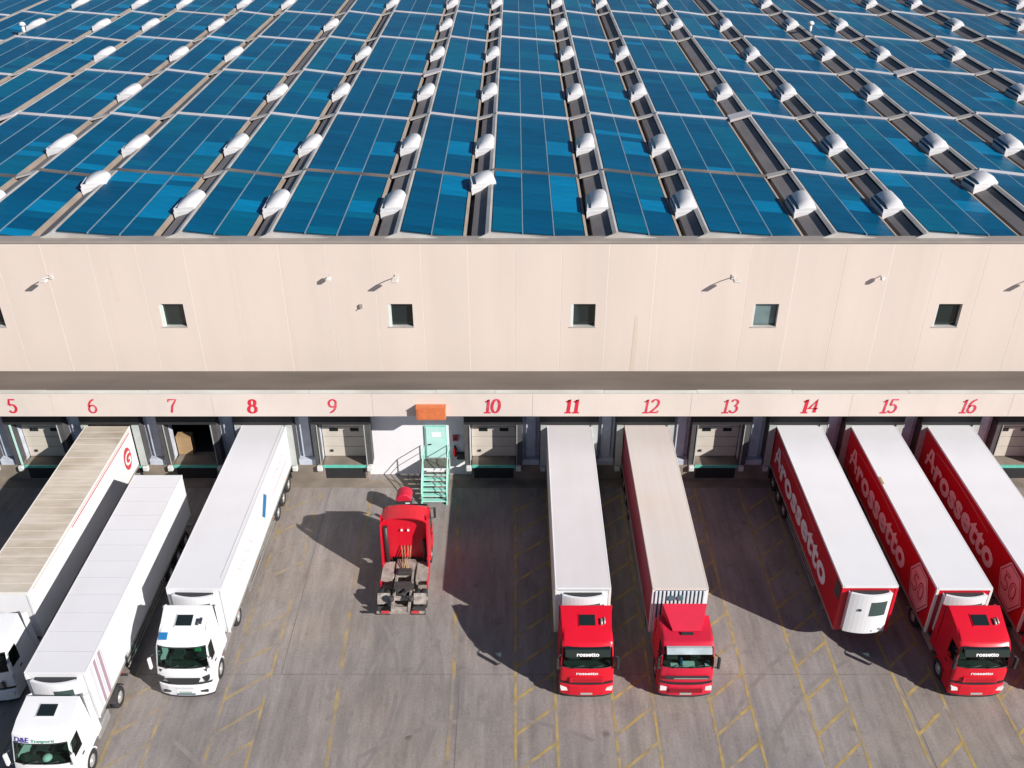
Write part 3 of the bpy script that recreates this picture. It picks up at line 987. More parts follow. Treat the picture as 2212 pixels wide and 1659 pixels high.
def tractor(label, x, yf, rz=0, paint='red', style='modern', rim='rim', opts=()):
    P = M[paint]
    t = thing("truck", label, "truck", (x, yf, 0), rz, "trucks at the loading docks")
    hw = 1.225
    # ring profile: y, z, half width   (front low -> windscreen -> roof -> back)
    if style == 'old':
        zw0, zw1, yw0, yw1 = 1.98, 3.0, .06, .30
        roofp = [(.55, 3.14, 1.15), (2.15, 3.22, 1.16)]
    elif style == 'white8':
        zw0, zw1, yw0, yw1 = 1.90, 2.88, .10, .46
        roofp = [(.62, 3.12, 1.10), (1.3, 3.50, 1.04), (2.2, 3.78, 1.10)]
    elif style == 'white7':
        zw0, zw1, yw0, yw1 = 1.98, 2.92, .06, .34
        roofp = [(.50, 3.22, 1.15), (.95, 3.42, 1.12), (2.15, 3.62, 1.10)]
    else:
        zw0, zw1, yw0, yw1 = 1.98, 2.98, .04, .30
        roofp = [(.46, 3.14, 1.15), (1.15, 3.46, 1.13), (2.2, 3.80, 1.18)]
    sw = 1.18
    yb = 2.25
    zb = 1.02
    bw = roofp[-1][2]
    ybk = roofp[-1][0]
    # --- cab shell
    c = MB()

    US = (-1, -.88, -.62, -.3, 0, .3, .62, .88, 1)
    CV = .20 if style == 'white8' else .15

    def crown(u):
        return abs(u) ** 3.2

    def sym(p0, p1):
        for ua, ub in zip(US, US[1:]):
            c.quad([(p0[2] * ua, p0[0] + p0[3] * crown(ua), p0[1]), (p0[2] * ub, p0[0] + p0[3] * crown(ub), p0[1]),
                    (p1[2] * ub, p1[0] + p1[3] * crown(ub), p1[1]), (p1[2] * ua, p1[0] + p1[3] * crown(ua), p1[1])])
    roofp = [(p[0], p[1], p[2], CV * .7 if i == 0 else CV * .3 if i == 1 and len(roofp) > 2 else 0) for i, p in enumerate(roofp)]
    fr = [(.10, .98, hw, CV), (.02, 1.1, hw, CV), (.0, 1.5, hw, CV), (yw0, zw0, hw - .02, CV)]
    for a, b in zip(fr, fr[1:]):
        sym(a, b)
    # windscreen surround
    pw = .07
    wt = (yw1, zw1, sw - .02, CV)
    for s_ in (-1, 1):
        q0, q1 = hw - .02, wt[2]
        cu = CV * crown((q0 - pw) / q0)
        c.quad([(s_ * q0, yw0 + CV, zw0), (s_ * (q0 - pw), yw0 + cu, zw0), (s_ * (q1 - pw), yw1 + cu, zw1), (s_ * q1, yw1 + CV, zw1)])
    rp = [wt] + [r for r in roofp]
    for a, b in zip(rp, rp[1:]):
        sym(a, b)
    sym(roofp[-1], (yb, zb, hw, 0))
    sym((yb, zb, hw, 0), (.10, .98, hw, CV))
    # sides in pieces round the door window
    ya, yd = 1.12, 1.12

    def roof_at(y):
        for (y0, z0, w0, c0), (y1, z1, w1, c1) in zip(rp, rp[1:]):
            if y0 <= y <= y1 + 1e-6:
                k = (y - y0) / (y1 - y0)
                return (y, z0 + (z1 - z0) * k, w0 + (w1 - w0) * k)
        return rp[-1]
    ra = roof_at(ya)
    hz = 2.78
    for s_ in (-1, 1):
        c.quad([(s_ * hw, .10 + CV, .98), (s_ * hw, .02 + CV, 1.1), (s_ * hw, CV, 1.5), (s_ * (hw - .02), yw0 + CV, zw0), (s_ * (hw - .02), ya, zw0 - .08), (s_ * hw, ya, .98)])
        kz = (zw0 - .08)
        c.quad([(s_ * hw, ya, .98), (s_ * (hw - .02), ya, kz), (s_ * (hw - .02), yb - .01, kz), (s_ * hw, yb, zb)])
        # sleeper above belt
        pts = [(s_ * (hw - .02), ya, kz), (s_ * (sw), ya, hz), (s_ * ra[2], ra[0], ra[1])]
        for r in roofp:
            if r[0] > ya:
                pts.append((s_ * r[2], r[0], r[1]))
        pts.append((s_ * (hw - .02), yb - .01, kz))
        c.quad(pts)
        # head above the window
        yh = yw0 + (yw1 - yw0) * (hz - zw0) / (zw1 - zw0)
        wh_ = hw - .02 + (wt[2] - hw + .02) * (hz - zw0) / (zw1 - zw0)
        pts = [(s_ * wh_, yh + CV, hz), (s_ * wt[2], yw1 + CV, zw1)]
        for r in roofp:
            if r[0] < ya:
                pts.append((s_ * r[2], r[0] + r[3], r[1]))
        pts += [(s_ * ra[2], ra[0], ra[1]), (s_ * sw, ya, hz)]
        c.quad(pts)
        # A pillar side
        c.quad([(s_ * (hw - .02), yw0 + CV, zw0), (s_ * wh_, yh + CV, hz), (s_ * wh_, yh + CV + .09, hz), (s_ * (hw - .02), yw0 + CV + .11, zw0 - .01)])
    cab = part("cab", c, P, t, bevel=.0)
    for p in cab.data.polygons:
        p.use_smooth = False
    bmx = cab.modifiers.new("soft_edges", 'BEVEL')
    bmx.width = .09
    bmx.segments = 3
    bmx.limit_method = 'ANGLE'
    bmx.angle_limit = R(18)
    cab.data.shade_smooth()
    wnm = cab.modifiers.new("weighted", 'WEIGHTED_NORMAL')
    wnm.keep_sharp = False
    # weld so that the bevel finds its edges
    bm = bmesh.new()
    bm.from_mesh(cab.data)
    bmesh.ops.remove_doubles(bm, verts=bm.verts, dist=.002)
    bmesh.ops.recalc_face_normals(bm, faces=bm.faces)
    bm.to_mesh(cab.data)
    bm.free()
    # glass
    g = MB()
    q0, q1 = hw - .02 - pw + .01, wt[2] - pw + .01
    NS_ = 10
    for i in range(NS_):
        ua, ub = -1 + 2 * i / NS_, -1 + 2 * (i + 1) / NS_
        g.quad([(q0 * ua, yw0 - .004 + CV * crown(ua * .94), zw0), (q0 * ub, yw0 - .004 + CV * crown(ub * .94), zw0),
                (q1 * ub, yw1 - .004 + CV * crown(ub * .94), zw1), (q1 * ua, yw1 - .004 + CV * crown(ua * .94), zw1)], 0, True)
    part("windscreen", g, M['glass'], t)
    for (za, zb_) in ((0, .045), (.955, 1.0)):
        wf = MB()
        def at(k):
            return (q0 + (q1 - q0) * k, yw0 + (yw1 - yw0) * k - .012, zw0 + (zw1 - zw0) * k)
        A_, B_ = at(za), at(zb_)
        for i in range(NS_):
            ua, ub = -1 + 2 * i / NS_, -1 + 2 * (i + 1) / NS_
            ca, cb_ = CV * crown(ua * .94), CV * crown(ub * .94)
            wf.quad([(A_[0] * ua, A_[1] + ca, A_[2]), (A_[0] * ub, A_[1] + cb_, A_[2]), (B_[0] * ub, B_[1] + cb_, B_[2]), (B_[0] * ua, B_[1] + ca, B_[2])])
        part("windscreen_seal", wf, M['plastic'], t)
    wp = MB()
    for xx in (-.75, .1):
        wp.tube((xx, yw0 - .03, zw0 + .03), (xx + .62, yw0 + .03, zw0 + .16), .014, 6)
    part("wiper", wp, M['plastic'], t)
    for s_ in (-1, 1):
        g = MB()
        g.quad([(s_ * (hw - .018), yw0 + CV + .10, zw0 - .02), (s_ * (hw - .018), ya + .01, zw0 - .09), (s_ * (sw + .002), ya + .01, hz + .01), (s_ * (sw + .01), yw0 + CV + .26, hz + .01)])
        part("side_window", g, M['glass'], t)
        dr = MB().box(s_ * (hw + .002), s_ * (hw + .012), .34, 1.08, 1.12, zw0 - .12)
        d = part("door", dr, P, t, bevel=.006)
        part("door_handle", MB().box(min(s_ * (hw + .013), s_ * (hw + .045)), max(s_ * (hw + .013), s_ * (hw + .045)), .86, 1.04, 1.55, 1.61), M['plastic'], d)
    # interior
    part("dashboard", MB().box(-1.08, 1.08, .22, .62, 1.3, 1.9).box(-1.08, 1.08, .16, .3, 1.3, 1.8), M['dash'], t, bevel=.03)
    for s_ in (-.55, .55):
        se = part("seat", MB().box(s_ - .27, s_ + .27, 1.0, 1.5, 1.35, 1.62).box(s_ - .26, s_ + .26, 1.4, 1.55, 1.6, 2.35), M['seat'], t, bevel=.05)
        part("headrest", MB().box(s_ - .14, s_ + .14, 1.4, 1.5, 2.36, 2.6), M['seat'], se, bevel=.04)
    part("cab_curtain", MB().box(-1.1, 1.1, 1.72, 1.78, 1.3, 2.9), M['interior'], t)
    part("steering_wheel", MB().tube((.55, .68, 1.93), (.55, .72, 1.97), .24, 14), M['plastic'], t)
    if 'papers' in opts:
        part("dash_papers", MB().box(-.2, .35, .20, .5, 1.905, 1.96).box(-.75, -.4, .22, .42, 1.905, 1.93).box(.8, 1.0, .2, .34, 1.905, 2.0), M['paper'], t)
        part("blue_folder", MB().box(-.3, -.21, .3, .5, 1.905, 2.2), M['blueprint'], t)
    if 'hat' in opts:
        part("dash_papers", MB().lathe([(.2, 0), (.2, .06), (.13, .16), (.03, .19)], (.05, .42, 1.903), 2, 14), M['paper'], t)
        part("hanging_cloth", MB().box(-.15, .6, .9, .93, 2.35, 2.75), M['carton'], t)
    if 'green' in opts:
        part("green_jacket", MB().box(.12, .5, 1.3, 1.38, 1.7, 2.5), M['hivis'], t, bevel=.03)
    # front: bumper, grille, lamps
    lowp = P if style != 'old' else M['darkred']
    plan = [(1.24 * u, -.09 + (CV + .05) * crown(u)) for u in (-1, -.88, -.62, -.3, 0, .3, .62, .88, 1)] + [(1.24, .5), (-1.24, .5)]
    bum = part("bumper", MB().prism(plan, 2, .32, .975), M['red12'] if style == 'old' else P, t, bevel=.05)
    seam = [(1.20 * u, -.02 + CV * crown(u)) for u in (-1, -.88, -.62, -.3, 0, .3, .62, .88, 1)] + [(1.20, .4), (-1.20, .4)]
    part("bumper_gap", MB().prism(seam, 2, .965, 1.005), M['plastic'], t)
    part("lower_spoiler", MB().prism([(p[0] * .97, p[1] + .04) for p in plan], 2, .2, .318), M['plastic'], t)
    if style == 'white8':
        part("grille", MB().prism([(-.80, 1.42), (.80, 1.42), (.62, 1.08), (-.62, 1.08)], 1, -.045, -.002), M['plastic'], t, bevel=.01)
        for s_ in (-1, 1):
            part("headlight", MB().prism([(s_ * .86, 1.42), (s_ * 1.16, 1.5), (s_ * 1.16, 1.28), (s_ * .98, 1.12)], 1, .03, .2), M['plastic'], t)
            part("fog_light", MB().box(s_ * .85 - .17, s_ * .85 + .17, -.055, .02, .55, .66), M['plastic'], t)
        part("front_badge", MB().box(-.4, .4, -.102, -.091, .78, .88), M['faintgrey'], t)
        part("lower_grille", MB().box(-.42, .42, -.102, -.091, .40, .5), M['corrdark'], t)
    elif style == 'old':
        gr = part("grille", MB().box(-1.0, 1.0, -.05, -.002, 1.36, 1.56), M['plastic'], t, bevel=.01)
        part("grille_bar", MB().box(-.6, .95, -.06, -.051, 1.40, 1.46), M['steel'], gr)
        for s_ in (-1, 1):
            part("headlight", MB().box(s_ * 1.03 - .15, s_ * 1.03 + .15, -.03, .06, .62, .86), M['lens'], t, bevel=.01)
        part("bumper_step", MB().box(-.75, .75, -.105, -.091, .55, .80), M['darkred'], t)
    elif style == 'white7':
        part("grille", MB().box(-.9, .9, -.04, -.002, 1.12, 1.5), M['plastic'], t, bevel=.01)
        for s_ in (-1, 1):
            part("headlight", MB().box(s_ * .98 - .18, s_ * .98 + .18, -.04, .06, .64, .84), M['lens'], t, bevel=.01)
    else:
        gr = part("grille", MB().box(-.78, .78, -.03, -.002, 1.14, 1.46), lowp, t, bevel=.012)
        for q in range(3):
            part("grille_slot", MB().box(-.68, .68, -.036, -.0305, 1.18 + q * .09, 1.21 + q * .09), M['darkred'], gr)
        for s_ in (-1, 1):
            part("headlight", MB().prism([(s_ * .86, .62), (s_ * 1.16, .62), (s_ * 1.2, .84), (s_ * .92, .80)], 1, -.03, .12), M['lens'], t)
        text_part("lettering", "rossetto", .24, M['letter'], t, 'front', (-.5, -.006, 1.62), bold=.008, length=1.0, bend=CV)
        v = part("sun_visor", MB().prism([(yw1 - .26, zw1 - .30), (yw1 - .20, zw1 - .30), (yw1 + .12, zw1 + .04), (yw1 - .10, zw1 + .05)], 0, -1.02, 1.02), M['glassdark'], t, bevel=.03)
        k_ = math.atan2(.16, .35)
        text_part("lettering", "rossetto", .26, M['letter'], v, 'front', (-.5, yw1 - .250, zw1 - .235), bold=.008, length=1.0, tilt=k_)
    if style == 'old':
        part("sun_visor", MB().prism([(yw1 - .24, zw1 - .16), (yw1 - .20, zw1 - .17), (yw1 + .10, zw1 + .05), (yw1 - .06, zw1 + .07)], 0, -1.02, 1.02), M['visorpale'], t, bevel=.02)
        part("roof_deflector", MB().prism([(-.62, 1.2), (.62, 1.2), (.95, 2.1), (-.95, 2.1)], 2, 3.21, 3.26), P, t)
        dfl = MB()
        b0 = [(-.64, 1.12, 3.24), (.64, 1.12, 3.24), (1.02, 2.18, 3.88), (-1.02, 2.18, 3.88)]
        dfl.quad(b0)
        dfl.quad([(p[0] * .98, p[1] + .03, p[2] - .04) for p in b0])
        dfl.quad([(-.64, 1.12, 3.24), (-1.02, 2.18, 3.88), (-1.02, 2.18, 3.2), (-.64, 1.15, 3.18)])
        dfl.quad([(.64, 1.12, 3.24), (1.02, 2.18, 3.88), (1.02, 2.18, 3.2), (.64, 1.15, 3.18)])
        part("wind_deflector", dfl, P, t)
        part("roof_light", MB().box(-.28, .28, .92, 1.06, 3.16, 3.23), M['plastic'], t)
    part("number_plate", MB().box(-.27, .27, -.108, -.0925, .42 if style != 'white8' else .52, .53 if style != 'white8' else .62), M['plate'], t)
    # roof hatch
    if style != 'old':
        a, b = [r for r in zip(rp, rp[1:]) if r[0][0] <= 1.5 <= r[1][0] + .01][-1]
        sl = math.atan2(b[1] - a[1], b[0] - a[0])
        yc = 1.45 if style != 'white7' else 1.5
        zc = roof_at(yc)[1]
        hh = part("roof_hatch", MB().box(-.36, .36, -.27, .27, .002, .06), M['glassdark'], t, bevel=.02, loc=(.02, yc, zc), rot=(sl, 0, 0))
        part("hatch_rim", MB().box(-.40, .40, -.31, .31, -.02, .03), P, t, loc=(.02, yc, zc), rot=(sl, 0, 0))
        if style in ('white8', 'modern'):
            part("roof_horn", MB().tube((0, -.25, .04), (0, .05, .04), .05, 8).tube((.14, -.2, .04), (.14, .1, .04), .04, 8), M['steel' if style == 'modern' else 'plastic'], t, loc=(.66, yc, roof_at(yc)[1] + .02), rot=(sl, 0, 0))
    if style == 'white8':
        yc = .62 + .25
        a, b = roofp[0], roofp[1]
        sl = math.atan2(b[1] - a[1], b[0] - a[0])
        part("blue_sticker", MB().box(-.19, .19, -.17, .17, .004, .010), M['blueprint'], t, loc=(-.82, .80, roof_at(.80)[1] + .012), rot=(sl, 0, 0))
    if style == 'white7':
        k_ = math.atan2(roofp[0][0] - yw1, roofp[0][1] - zw1)
        zt = zw1 + .07
        text_part("lettering", "D&E", .30, M['purple'], t, 'front', (-.98, yw1 - .03, zt), bold=.004, length=.60, tilt=k_, bend=CV)
        text_part("lettering", "Trasporti", .17, M['greenprint'], t, 'front', (-.32, yw1 - .02, zt), bold=.004, length=.95, tilt=k_, bend=CV)
    # side fairings behind the cab and mirrors
    for s_ in (-1, 1):
        bxm = MB().prism([(yb + .01, .95), (yb + .45, .95), (yb + .35, roofp[-1][1] - .35 if style != 'old' else 2.6), (yb + .01, roofp[-1][1] - .12 if style != 'old' else 2.8)], 0, s_ * (hw - .05), s_ * (hw - .0))
        if 'collar' not in opts:
            part("side_fairing", bxm, P, t)
        part("mirror", MB().box(s_ * 1.36 - .06, s_ * 1.36 + .06, -.02, .16, 1.98, 2.62), P if style in ('white8', 'white7') else M['plastic'], t, bevel=.03)
        mi = MB().tube((s_ * 1.17, .22, 2.7), (s_ * 1.36, .08, 2.64), .022, 6).tube((s_ * 1.2, .14, 1.97), (s_ * 1.36, .06, 1.96), .022, 6)
        part("mirror_arm", mi, M['plastic'], t)
        part("step_panel", MB().box(min(s_ * 1.16, s_ * 1.235), max(s_ * 1.16, s_ * 1.235), .30, .86, .34, .975), P, t, bevel=.02)
    # chassis
    cm = M['chassispale'] if 'solo' in opts else M['chassis']
    ch = MB()
    for s_ in (-1, 1):
        ch.box(s_ * .42 - .05, s_ * .42 + .05, 2.3, 5.95, .72, .98)
    for y in (2.6, 3.4, 4.3, 5.1, 5.85):
        ch.box(-.37, .37, y - .06, y + .06, .74, .94)
    part("chassis", ch, cm, t)
    fw = part("fifth_wheel", MB().prism([(-.45, 4.25), (.45, 4.25), (.45, 4.75), (.22, 5.05), (.10, 4.72), (-.10, 4.72), (-.22, 5.05), (-.45, 4.75)], 2, 1.12, 1.19), M['chassis'], t)
    part("coupling_plate", MB().box(-.55, .55, 4.3, 4.7, .99, 1.118), M['chassis'], fw)
    for s_ in (-1, 1):
        part("fuel_tank", MB().box(s_ * .85 - .32, s_ * .85 + .32, 2.45, 3.75, .42, .98), M['tank'] if 'solo' not in opts else M['chassispale'], t, bevel=.1, seg=3)
        wheel(t, s_ * 1.07, 1.38, .5, .32, s_, rim)
        wheel(t, s_ * 1.08, 4.75, .5, .30, s_, rim)
        wheel(t, s_ * .76, 4.75, .5, .28, s_, rim)
        fm = []
        for i in range(9):
            a = R(20 + 140 * i / 8)
            fm.append((4.75 + .60 * math.cos(a), .5 + .60 * math.sin(a)))
        poly = fm + [(y * 1.0 + (4.75 - y) * .05, z - .04) for y, z in reversed(fm)]
        if 'solo' not in opts:
            part("mudguard", MB().prism(poly, 0, s_ * .6, s_ * 1.23), M['chassis'], t)
        part("front_mudguard", MB().prism([(1.38 + .58 * math.cos(R(10 + 160 * i / 8)), .5 + .58 * math.sin(R(10 + 160 * i / 8))) for i in range(9)] + [(1.38 + .53 * math.cos(R(170 - 160 * i / 8)), .5 + .53 * math.sin(R(170 - 160 * i / 8))) for i in range(9)], 0, s_ * .88, s_ * 1.235), P, t)
        part("tail_light", MB().box(s_ * .75 - .2, s_ * .75 + .2, 5.95, 6.0, .68, .82), M['redprint'], t)
    part("rear_bar", MB().box(-1.2, 1.2, 5.86, 5.945, .62, .72), M['chassis'] if 'solo' not in opts else M['chassispale'], t)
    if 'collar' in opts:          # the lone tractor shows its back: deep collars, catwalk, hoses, flaps
        for s_ in (-1, 1):
            part("side_fairing", MB().prism([(yb + .01, .9), (yb + .75, .9), (yb + .55, 3.0), (yb + .25, 3.85), (yb + .01, 3.95)], 0, s_ * (hw - .07), s_ * hw), P, t)
            part("side_skirt", MB().box(min(s_ * 1.17, s_ * 1.22), max(s_ * 1.17, s_ * 1.22), 2.35, 4.1, .42, 1.0), P, t)
            part("mudguard", MB().prism([(4.75 + .60 * math.cos(R(15 + 55 * i / 5)), .5 + .60 * math.sin(R(15 + 55 * i / 5))) for i in range(6)] + [(4.75 + .56 * math.cos(R(70 - 55 * i / 5)), .5 + .56 * math.sin(R(70 - 55 * i / 5))) for i in range(6)], 0, s_ * .6, s_ * 1.23), M['chassispale'], t)
            part("mud_flap", MB().box(s_ * .9 - .3, s_ * .9 + .3, 5.5, 5.53, .12, .68), M['chassis'], t)
            part("side_cover", MB().box(s_ * .9 - .3, s_ * .9 + .3, 2.75, 4.0, .985, 1.02), M['chassispale'], t)
            part("air_bag", MB().lathe([(.12, .0), (.15, .05), (.15, .22), (.12, .26)], (s_ * .5, 5.4, .98), 2, 12), M['chassis'], t)
        part("air_intake", MB().tube((1.0, 2.5, 1.0), (1.0, 2.45, 3.3), .13, 10), M['plastic'], t)
        part("exhaust_stack", MB().tube((-.98, 2.45, 1.0), (-.98, 2.42, 2.4), .09, 10), M['plastic'], t)
        arcp = [(1.22 * math.cos(R(180 * i / 12)), 3.62 + .42 * math.sin(R(180 * i / 12))) for i in range(13)]
        inn = [(1.14 * math.cos(R(180 - 180 * i / 12)), 3.60 + .36 * math.sin(R(180 - 180 * i / 12))) for i in range(13)]
        part("roof_spoiler", MB().prism(arcp + inn, 1, 1.55, 2.6), P, t)
        part("catwalk", MB().box(-.5, .5, 2.4, 3.2, 1.0, 1.04), M['chassispale'], t)
        hs = MB()
        for k, xx in enumerate((-.25, -.1, .08, .24)):
            hs.tube((xx, 2.3, 1.9), (xx * .8, 2.55, 1.35), .025, 6).tube((xx * .8, 2.55, 1.35), (xx * .5, 3.3, 1.1), .025, 6)
        part("air_hose", hs, M['carton'], t)
        part("work_light", MB().box(-.22, -.12, 2.27, 2.33, 2.9, 3.0).box(.12, .22, 2.27, 2.33, 2.9, 3.0), M['letter'], t)
        part("battery_box", MB().box(-.35, .35, 3.25, 3.6, .99, 1.2), M['chassis'], t, bevel=.02)
        part("axle_housing", MB().lathe([(.06, -.9), (.12, -.4), (.27, -.15), (.27, .15), (.12, .4), (.06, .9)], (0, 4.75, .62), 0, 14), M['chassis'], t)
    return t


def trailer(label, x, yf, side='white', roofm='roofwhite', front=None, fridge=True, L=13.8, seams=False, frame=None, opts=None):
    opts = opts or {}
    t = thing("trailer", label, "trailer", (x, yf, 0), 0, "semi trailers at the loading docks")
    hw = 1.3
    z0, z1 = 1.18, 3.98
    part("box_body", MB().box(-hw, hw, 0, L, z0, z1), M[side], t, bevel=.02)
    rf = part("box_roof", MB().box(-hw + .012, hw - .012, .012, L - .012, z1 + .001, z1 + .03), M[roofm], t, bevel=.01)
    edge = frame or side
    for s_ in (-1, 1):
        part("roof_edge", MB().box(min(s_ * (hw - .05), s_ * (hw + .008)), max(s_ * (hw - .05), s_ * (hw + .008)), -.004, L, z1 - .10, z1 + .036), M[opts.get('edge', roofm)], t, bevel=.008)
        part("base_rail", MB().box(min(s_ * (hw - .02), s_ * (hw + .015)), max(s_ * (hw - .02), s_ * (hw + .015)), 0.01, L - .01, z0 - .02, z0 + .12), M['steel'], t)
    part("roof_front_edge", MB().box(-hw + .06, hw - .06, -.012, .05, z1 - .10, z1 + .036), M[opts.get('edge', roofm)], t, bevel=.008)
    if seams:
        n = int(L / (1.15 if seams == 'white' else .62))
        for i in range(1, n):
            y = L * i / n
            part("roof_seam", MB().box(-hw + .06, hw - .06, y - .02, y + .02, z1 + .0305, z1 + .040), M['faintgrey' if seams == 'white' else 'roofbeige'], rf)
    # front
    if front:
        part("front_panel", MB().box(-hw + .06, hw - .06, -.012, -.001, z0 + .1, z1 - .06), M[front], t)
    for s_ in (-1, 1):
        part("corner_post", MB().box(min(s_ * (hw - .11), s_ * (hw + .01)), max(s_ * (hw - .11), s_ * (hw + .01)), -.03, .08, z0, z1 - .101), M[edge], t, bevel=.01)
    if fridge:
        n = 10
        ww = .98
        arcpts = [(-ww + 2 * ww * i / n, -.30 - .20 * (1 - (-1 + 2 * i / n) ** 2)) for i in range(n + 1)]
        body = [(-ww, -.013)] + arcpts + [(ww, -.013)]
        f = part("fridge_unit", MB().prism(body, 2, 1.42, 3.72), M['white'], t)
        lip = arcpts + [(p[0] * .93, p[1] + .10) for p in reversed(arcpts)]
        part("fridge_rim", MB().prism(lip, 2, 3.721, 3.84), M['white'], f)
        part("fridge_fan_grille", MB().prism([(p[0] * .92, p[1] + .11) for p in arcpts] + [(ww * .9, -.02), (-ww * .9, -.02)], 2, 3.722, 3.76), M['plastic'], f)
        part("fridge_grille", MB().prism([(p[0] + .0, p[1] - .012) for p in arcpts[5:10]] + [(p[0], p[1] - .002) for p in reversed(arcpts[5:10])], 2, 2.55, 3.42), M['frame'], f)
        part("fridge_port", MB().box(-.52, -.38, -.49, -.36, 2.85, 2.97), M['plastic'], f)
        part("fridge_latch", MB().box(.3, .36, -.50, -.48, 1.55, 1.62).box(.65, .75, -.44, -.40, 1.6, 1.72), M['steel'], f)
    # running gear
    ch = MB()
    for s_ in (-1, 1):
        ch.box(s_ * .5 - .06, s_ * .5 + .06, .6, L - .1, .92, z0 - .021)
    for i in range(8):
        y = 1 + i * (L - 1.6) / 7
        ch.box(-hw + .05, hw - .05, y - .05, y + .05, 1.06, z0 - .022)
    part("chassis", ch, M['chassis'], t)
    for s_ in (-1, 1):
        for q in range(3):
            wheel(t, s_ * 1.08, L - 3.9 + q * 1.31, .49, .36, s_)
        lg = part("landing_leg", MB().box(s_ * .75 - .07, s_ * .75 + .07, 2.6, 2.74, .10, z0 - .03), M['steel'], t)
        part("leg_foot", MB().box(s_ * .75 - .16, s_ * .75 + .16, 2.52, 2.82, .0 if 'lone' in opts else .02, .098), M['steel'], lg)
        part("side_guard", MB().box(s_ * 1.24 - .02, s_ * 1.24 + .02, 3.4, L - 4.7, .55, .64).box(s_ * 1.24 - .02, s_ * 1.24 + .02, 3.4, L - 4.7, .82, .91), M['steel'], t)
        part("tail_light", MB().box(s_ * .95 - .22, s_ * .95 + .22, L + .001, L + .04, .86, 1.0), M['redprint'], t)
        for q in range(4):
            part("side_marker", MB().box(min(s_ * (hw + .016), s_ * (hw + .03)), max(s_ * (hw + .016), s_ * (hw + .03)), 1.2 + q * 3.6, 1.32 + q * 3.6, z0 + .02, z0 + .07), M['orange'], t)
    part("rear_bumper", MB().box(-1.2, 1.2, L - .12, L, .45, .58).box(-.9, -.8, L - .11, L - .01, .58, .92).box(.8, .9, L - .11, L - .01, .58, .92), M['steel'], t)
    part("pallet_box", MB().box(-1.2, 1.2, 4.2, 6.0, .5, .91), M['chassis'], t, bevel=.02)
    return t


FT = 33.15          # front of a docked trailer
CABF = 3.05         # how far a coupled tractor sticks out


def squiggle(name, parent, m, face_x, y0, z0, ln, h, seed, sgn=1, wdt=.05):
    """unreadable handwriting-like script on a trailer side"""
    rr = random.Random(seed)
    mb = MB()
    n = int(ln * 16)
    pts = []
    for i in range(n + 1):
        tt = i / n
        pts.append((y0 + sgn * tt * ln, z0 + h * (.5 * math.sin(tt * ln * 9 + rr.random()) + rr.uniform(-.12, .12)) * (1.0 if i > 8 else 1.8)))
    for (ya, za), (yb, zb) in zip(pts, pts[1:]):
        mb.quad([(face_x, ya, za - wdt / 2), (face_x, yb, zb - wdt / 2), (face_x, yb, zb + wdt / 2), (face_x, ya, za + wdt / 2)])
    return part(name, mb, m, parent)


# bay 6
t6 = trailer("long trailer with a dirty tan ribbed roof and red emblem, backed into dock 6", -23.9, FT - .3, side='white', roofm='rooftan', fridge=False, seams='tan', opts={'edge': 'sidecream'})
hx = 1.3 + .018
part("red_stripe", MB().box(hx - .004, hx, 5.0, 13.5, 3.70, 3.76), M['redprint'], t6)
part("red_stripe", MB().box(hx - .004, hx, .4, 13.5, 3.86, 3.89), M['carton'], t6)
ring = MB()
ci = [(12.55 + .52 * math.cos(R(a)), 2.55 + .72 * math.sin(R(a))) for a in range(0, 360, 20)]
ring.quad([(hx, a, b) for a, b in ci])
part("red_emblem", ring, M['redprint'], t6)
text_part("emblem_lettering", "G", 1.15, M['letter'], t6, 'right', (hx + .004, 12.17, 2.15), bold=.015, length=.76)
tractor("white truck at the left edge of the photo, hitched to the tan-roofed trailer", -23.9, FT - .3 - CABF, paint='white', style='white7', opts=('plain',))
# bay 7
Y7 = 28.1
t7 = trailer("white trailer pulled forward out of dock 7, its roof crossed by faint seams", -19.42, Y7, side='white', roofm='roofwhite', seams='white')
for i, (a, b, m) in enumerate(((.35, .55, 'faintgrey'), (.70, .90, 'pinkstripe'), (1.0, 1.12, 'faintgrey'), (1.2, 1.42, 'pinkstripe'), (1.5, 1.56, 'faintgrey'))):
    part("side_stripe", MB().box(hx - .004, hx, a, b, 1.34, 3.86), M[m], t7)
tractor("white truck with purple lettering above the windscreen, nearest to the camera, bottom left", -19.22, Y7 - CABF, paint='white', style='white7', opts=('hat',))
# bay 8
t8 = trailer("white trailer with a blue diamond on its side, backed into dock 8", -15.0, FT, side='white', roofm='roofwhite')
t8.rotation_euler.z = -.0203
part("side_diamond", MB().quad([(hx, 7.0, 2.55), (hx, 7.4, 2.15), (hx, 8.2, 3.05), (hx, 7.8, 3.5)]), M['blueprint'], t8)
part("roof_line", MB().box(1.06, 1.10, .7, 13.6, 4.011, 4.022), M['faintgrey'], t8)
squiggle("side_script", t8, M['faintred'], hx, 1.6, 2.85, 3.4, .45, 3)
squiggle("side_script", t8, M['faintgrey'], hx, 9.6, 3.0, 2.6, .22, 5, wdt=.04)
part("side_swoosh", MB().box(hx - .004, hx, 9.2, 12.8, 2.25, 2.30), M['faintred'], t8)
tractor("white truck with a blue square sticker on its roof, hitched to the blue-diamond trailer", -15.05, FT - CABF, paint='white', style='white8', opts=('green',))
# lone tractor facing the dock
tractor("lone red truck without trailer, facing the staircase with its bare chassis behind", -5.72, 40.85, math.pi, paint='red', style='modern', opts=('solo', 'collar'))
# bay 11
t11 = trailer("off-white trailer backed into dock 11 behind a red truck with a roof hatch", 3.2, FT, side='sidecream', roofm='roofwarm', front='white', opts={'edge': 'white'})
tractor("red truck with a dark roof hatch under dock number 11", 3.28, FT - CABF, paint='red', style='modern')
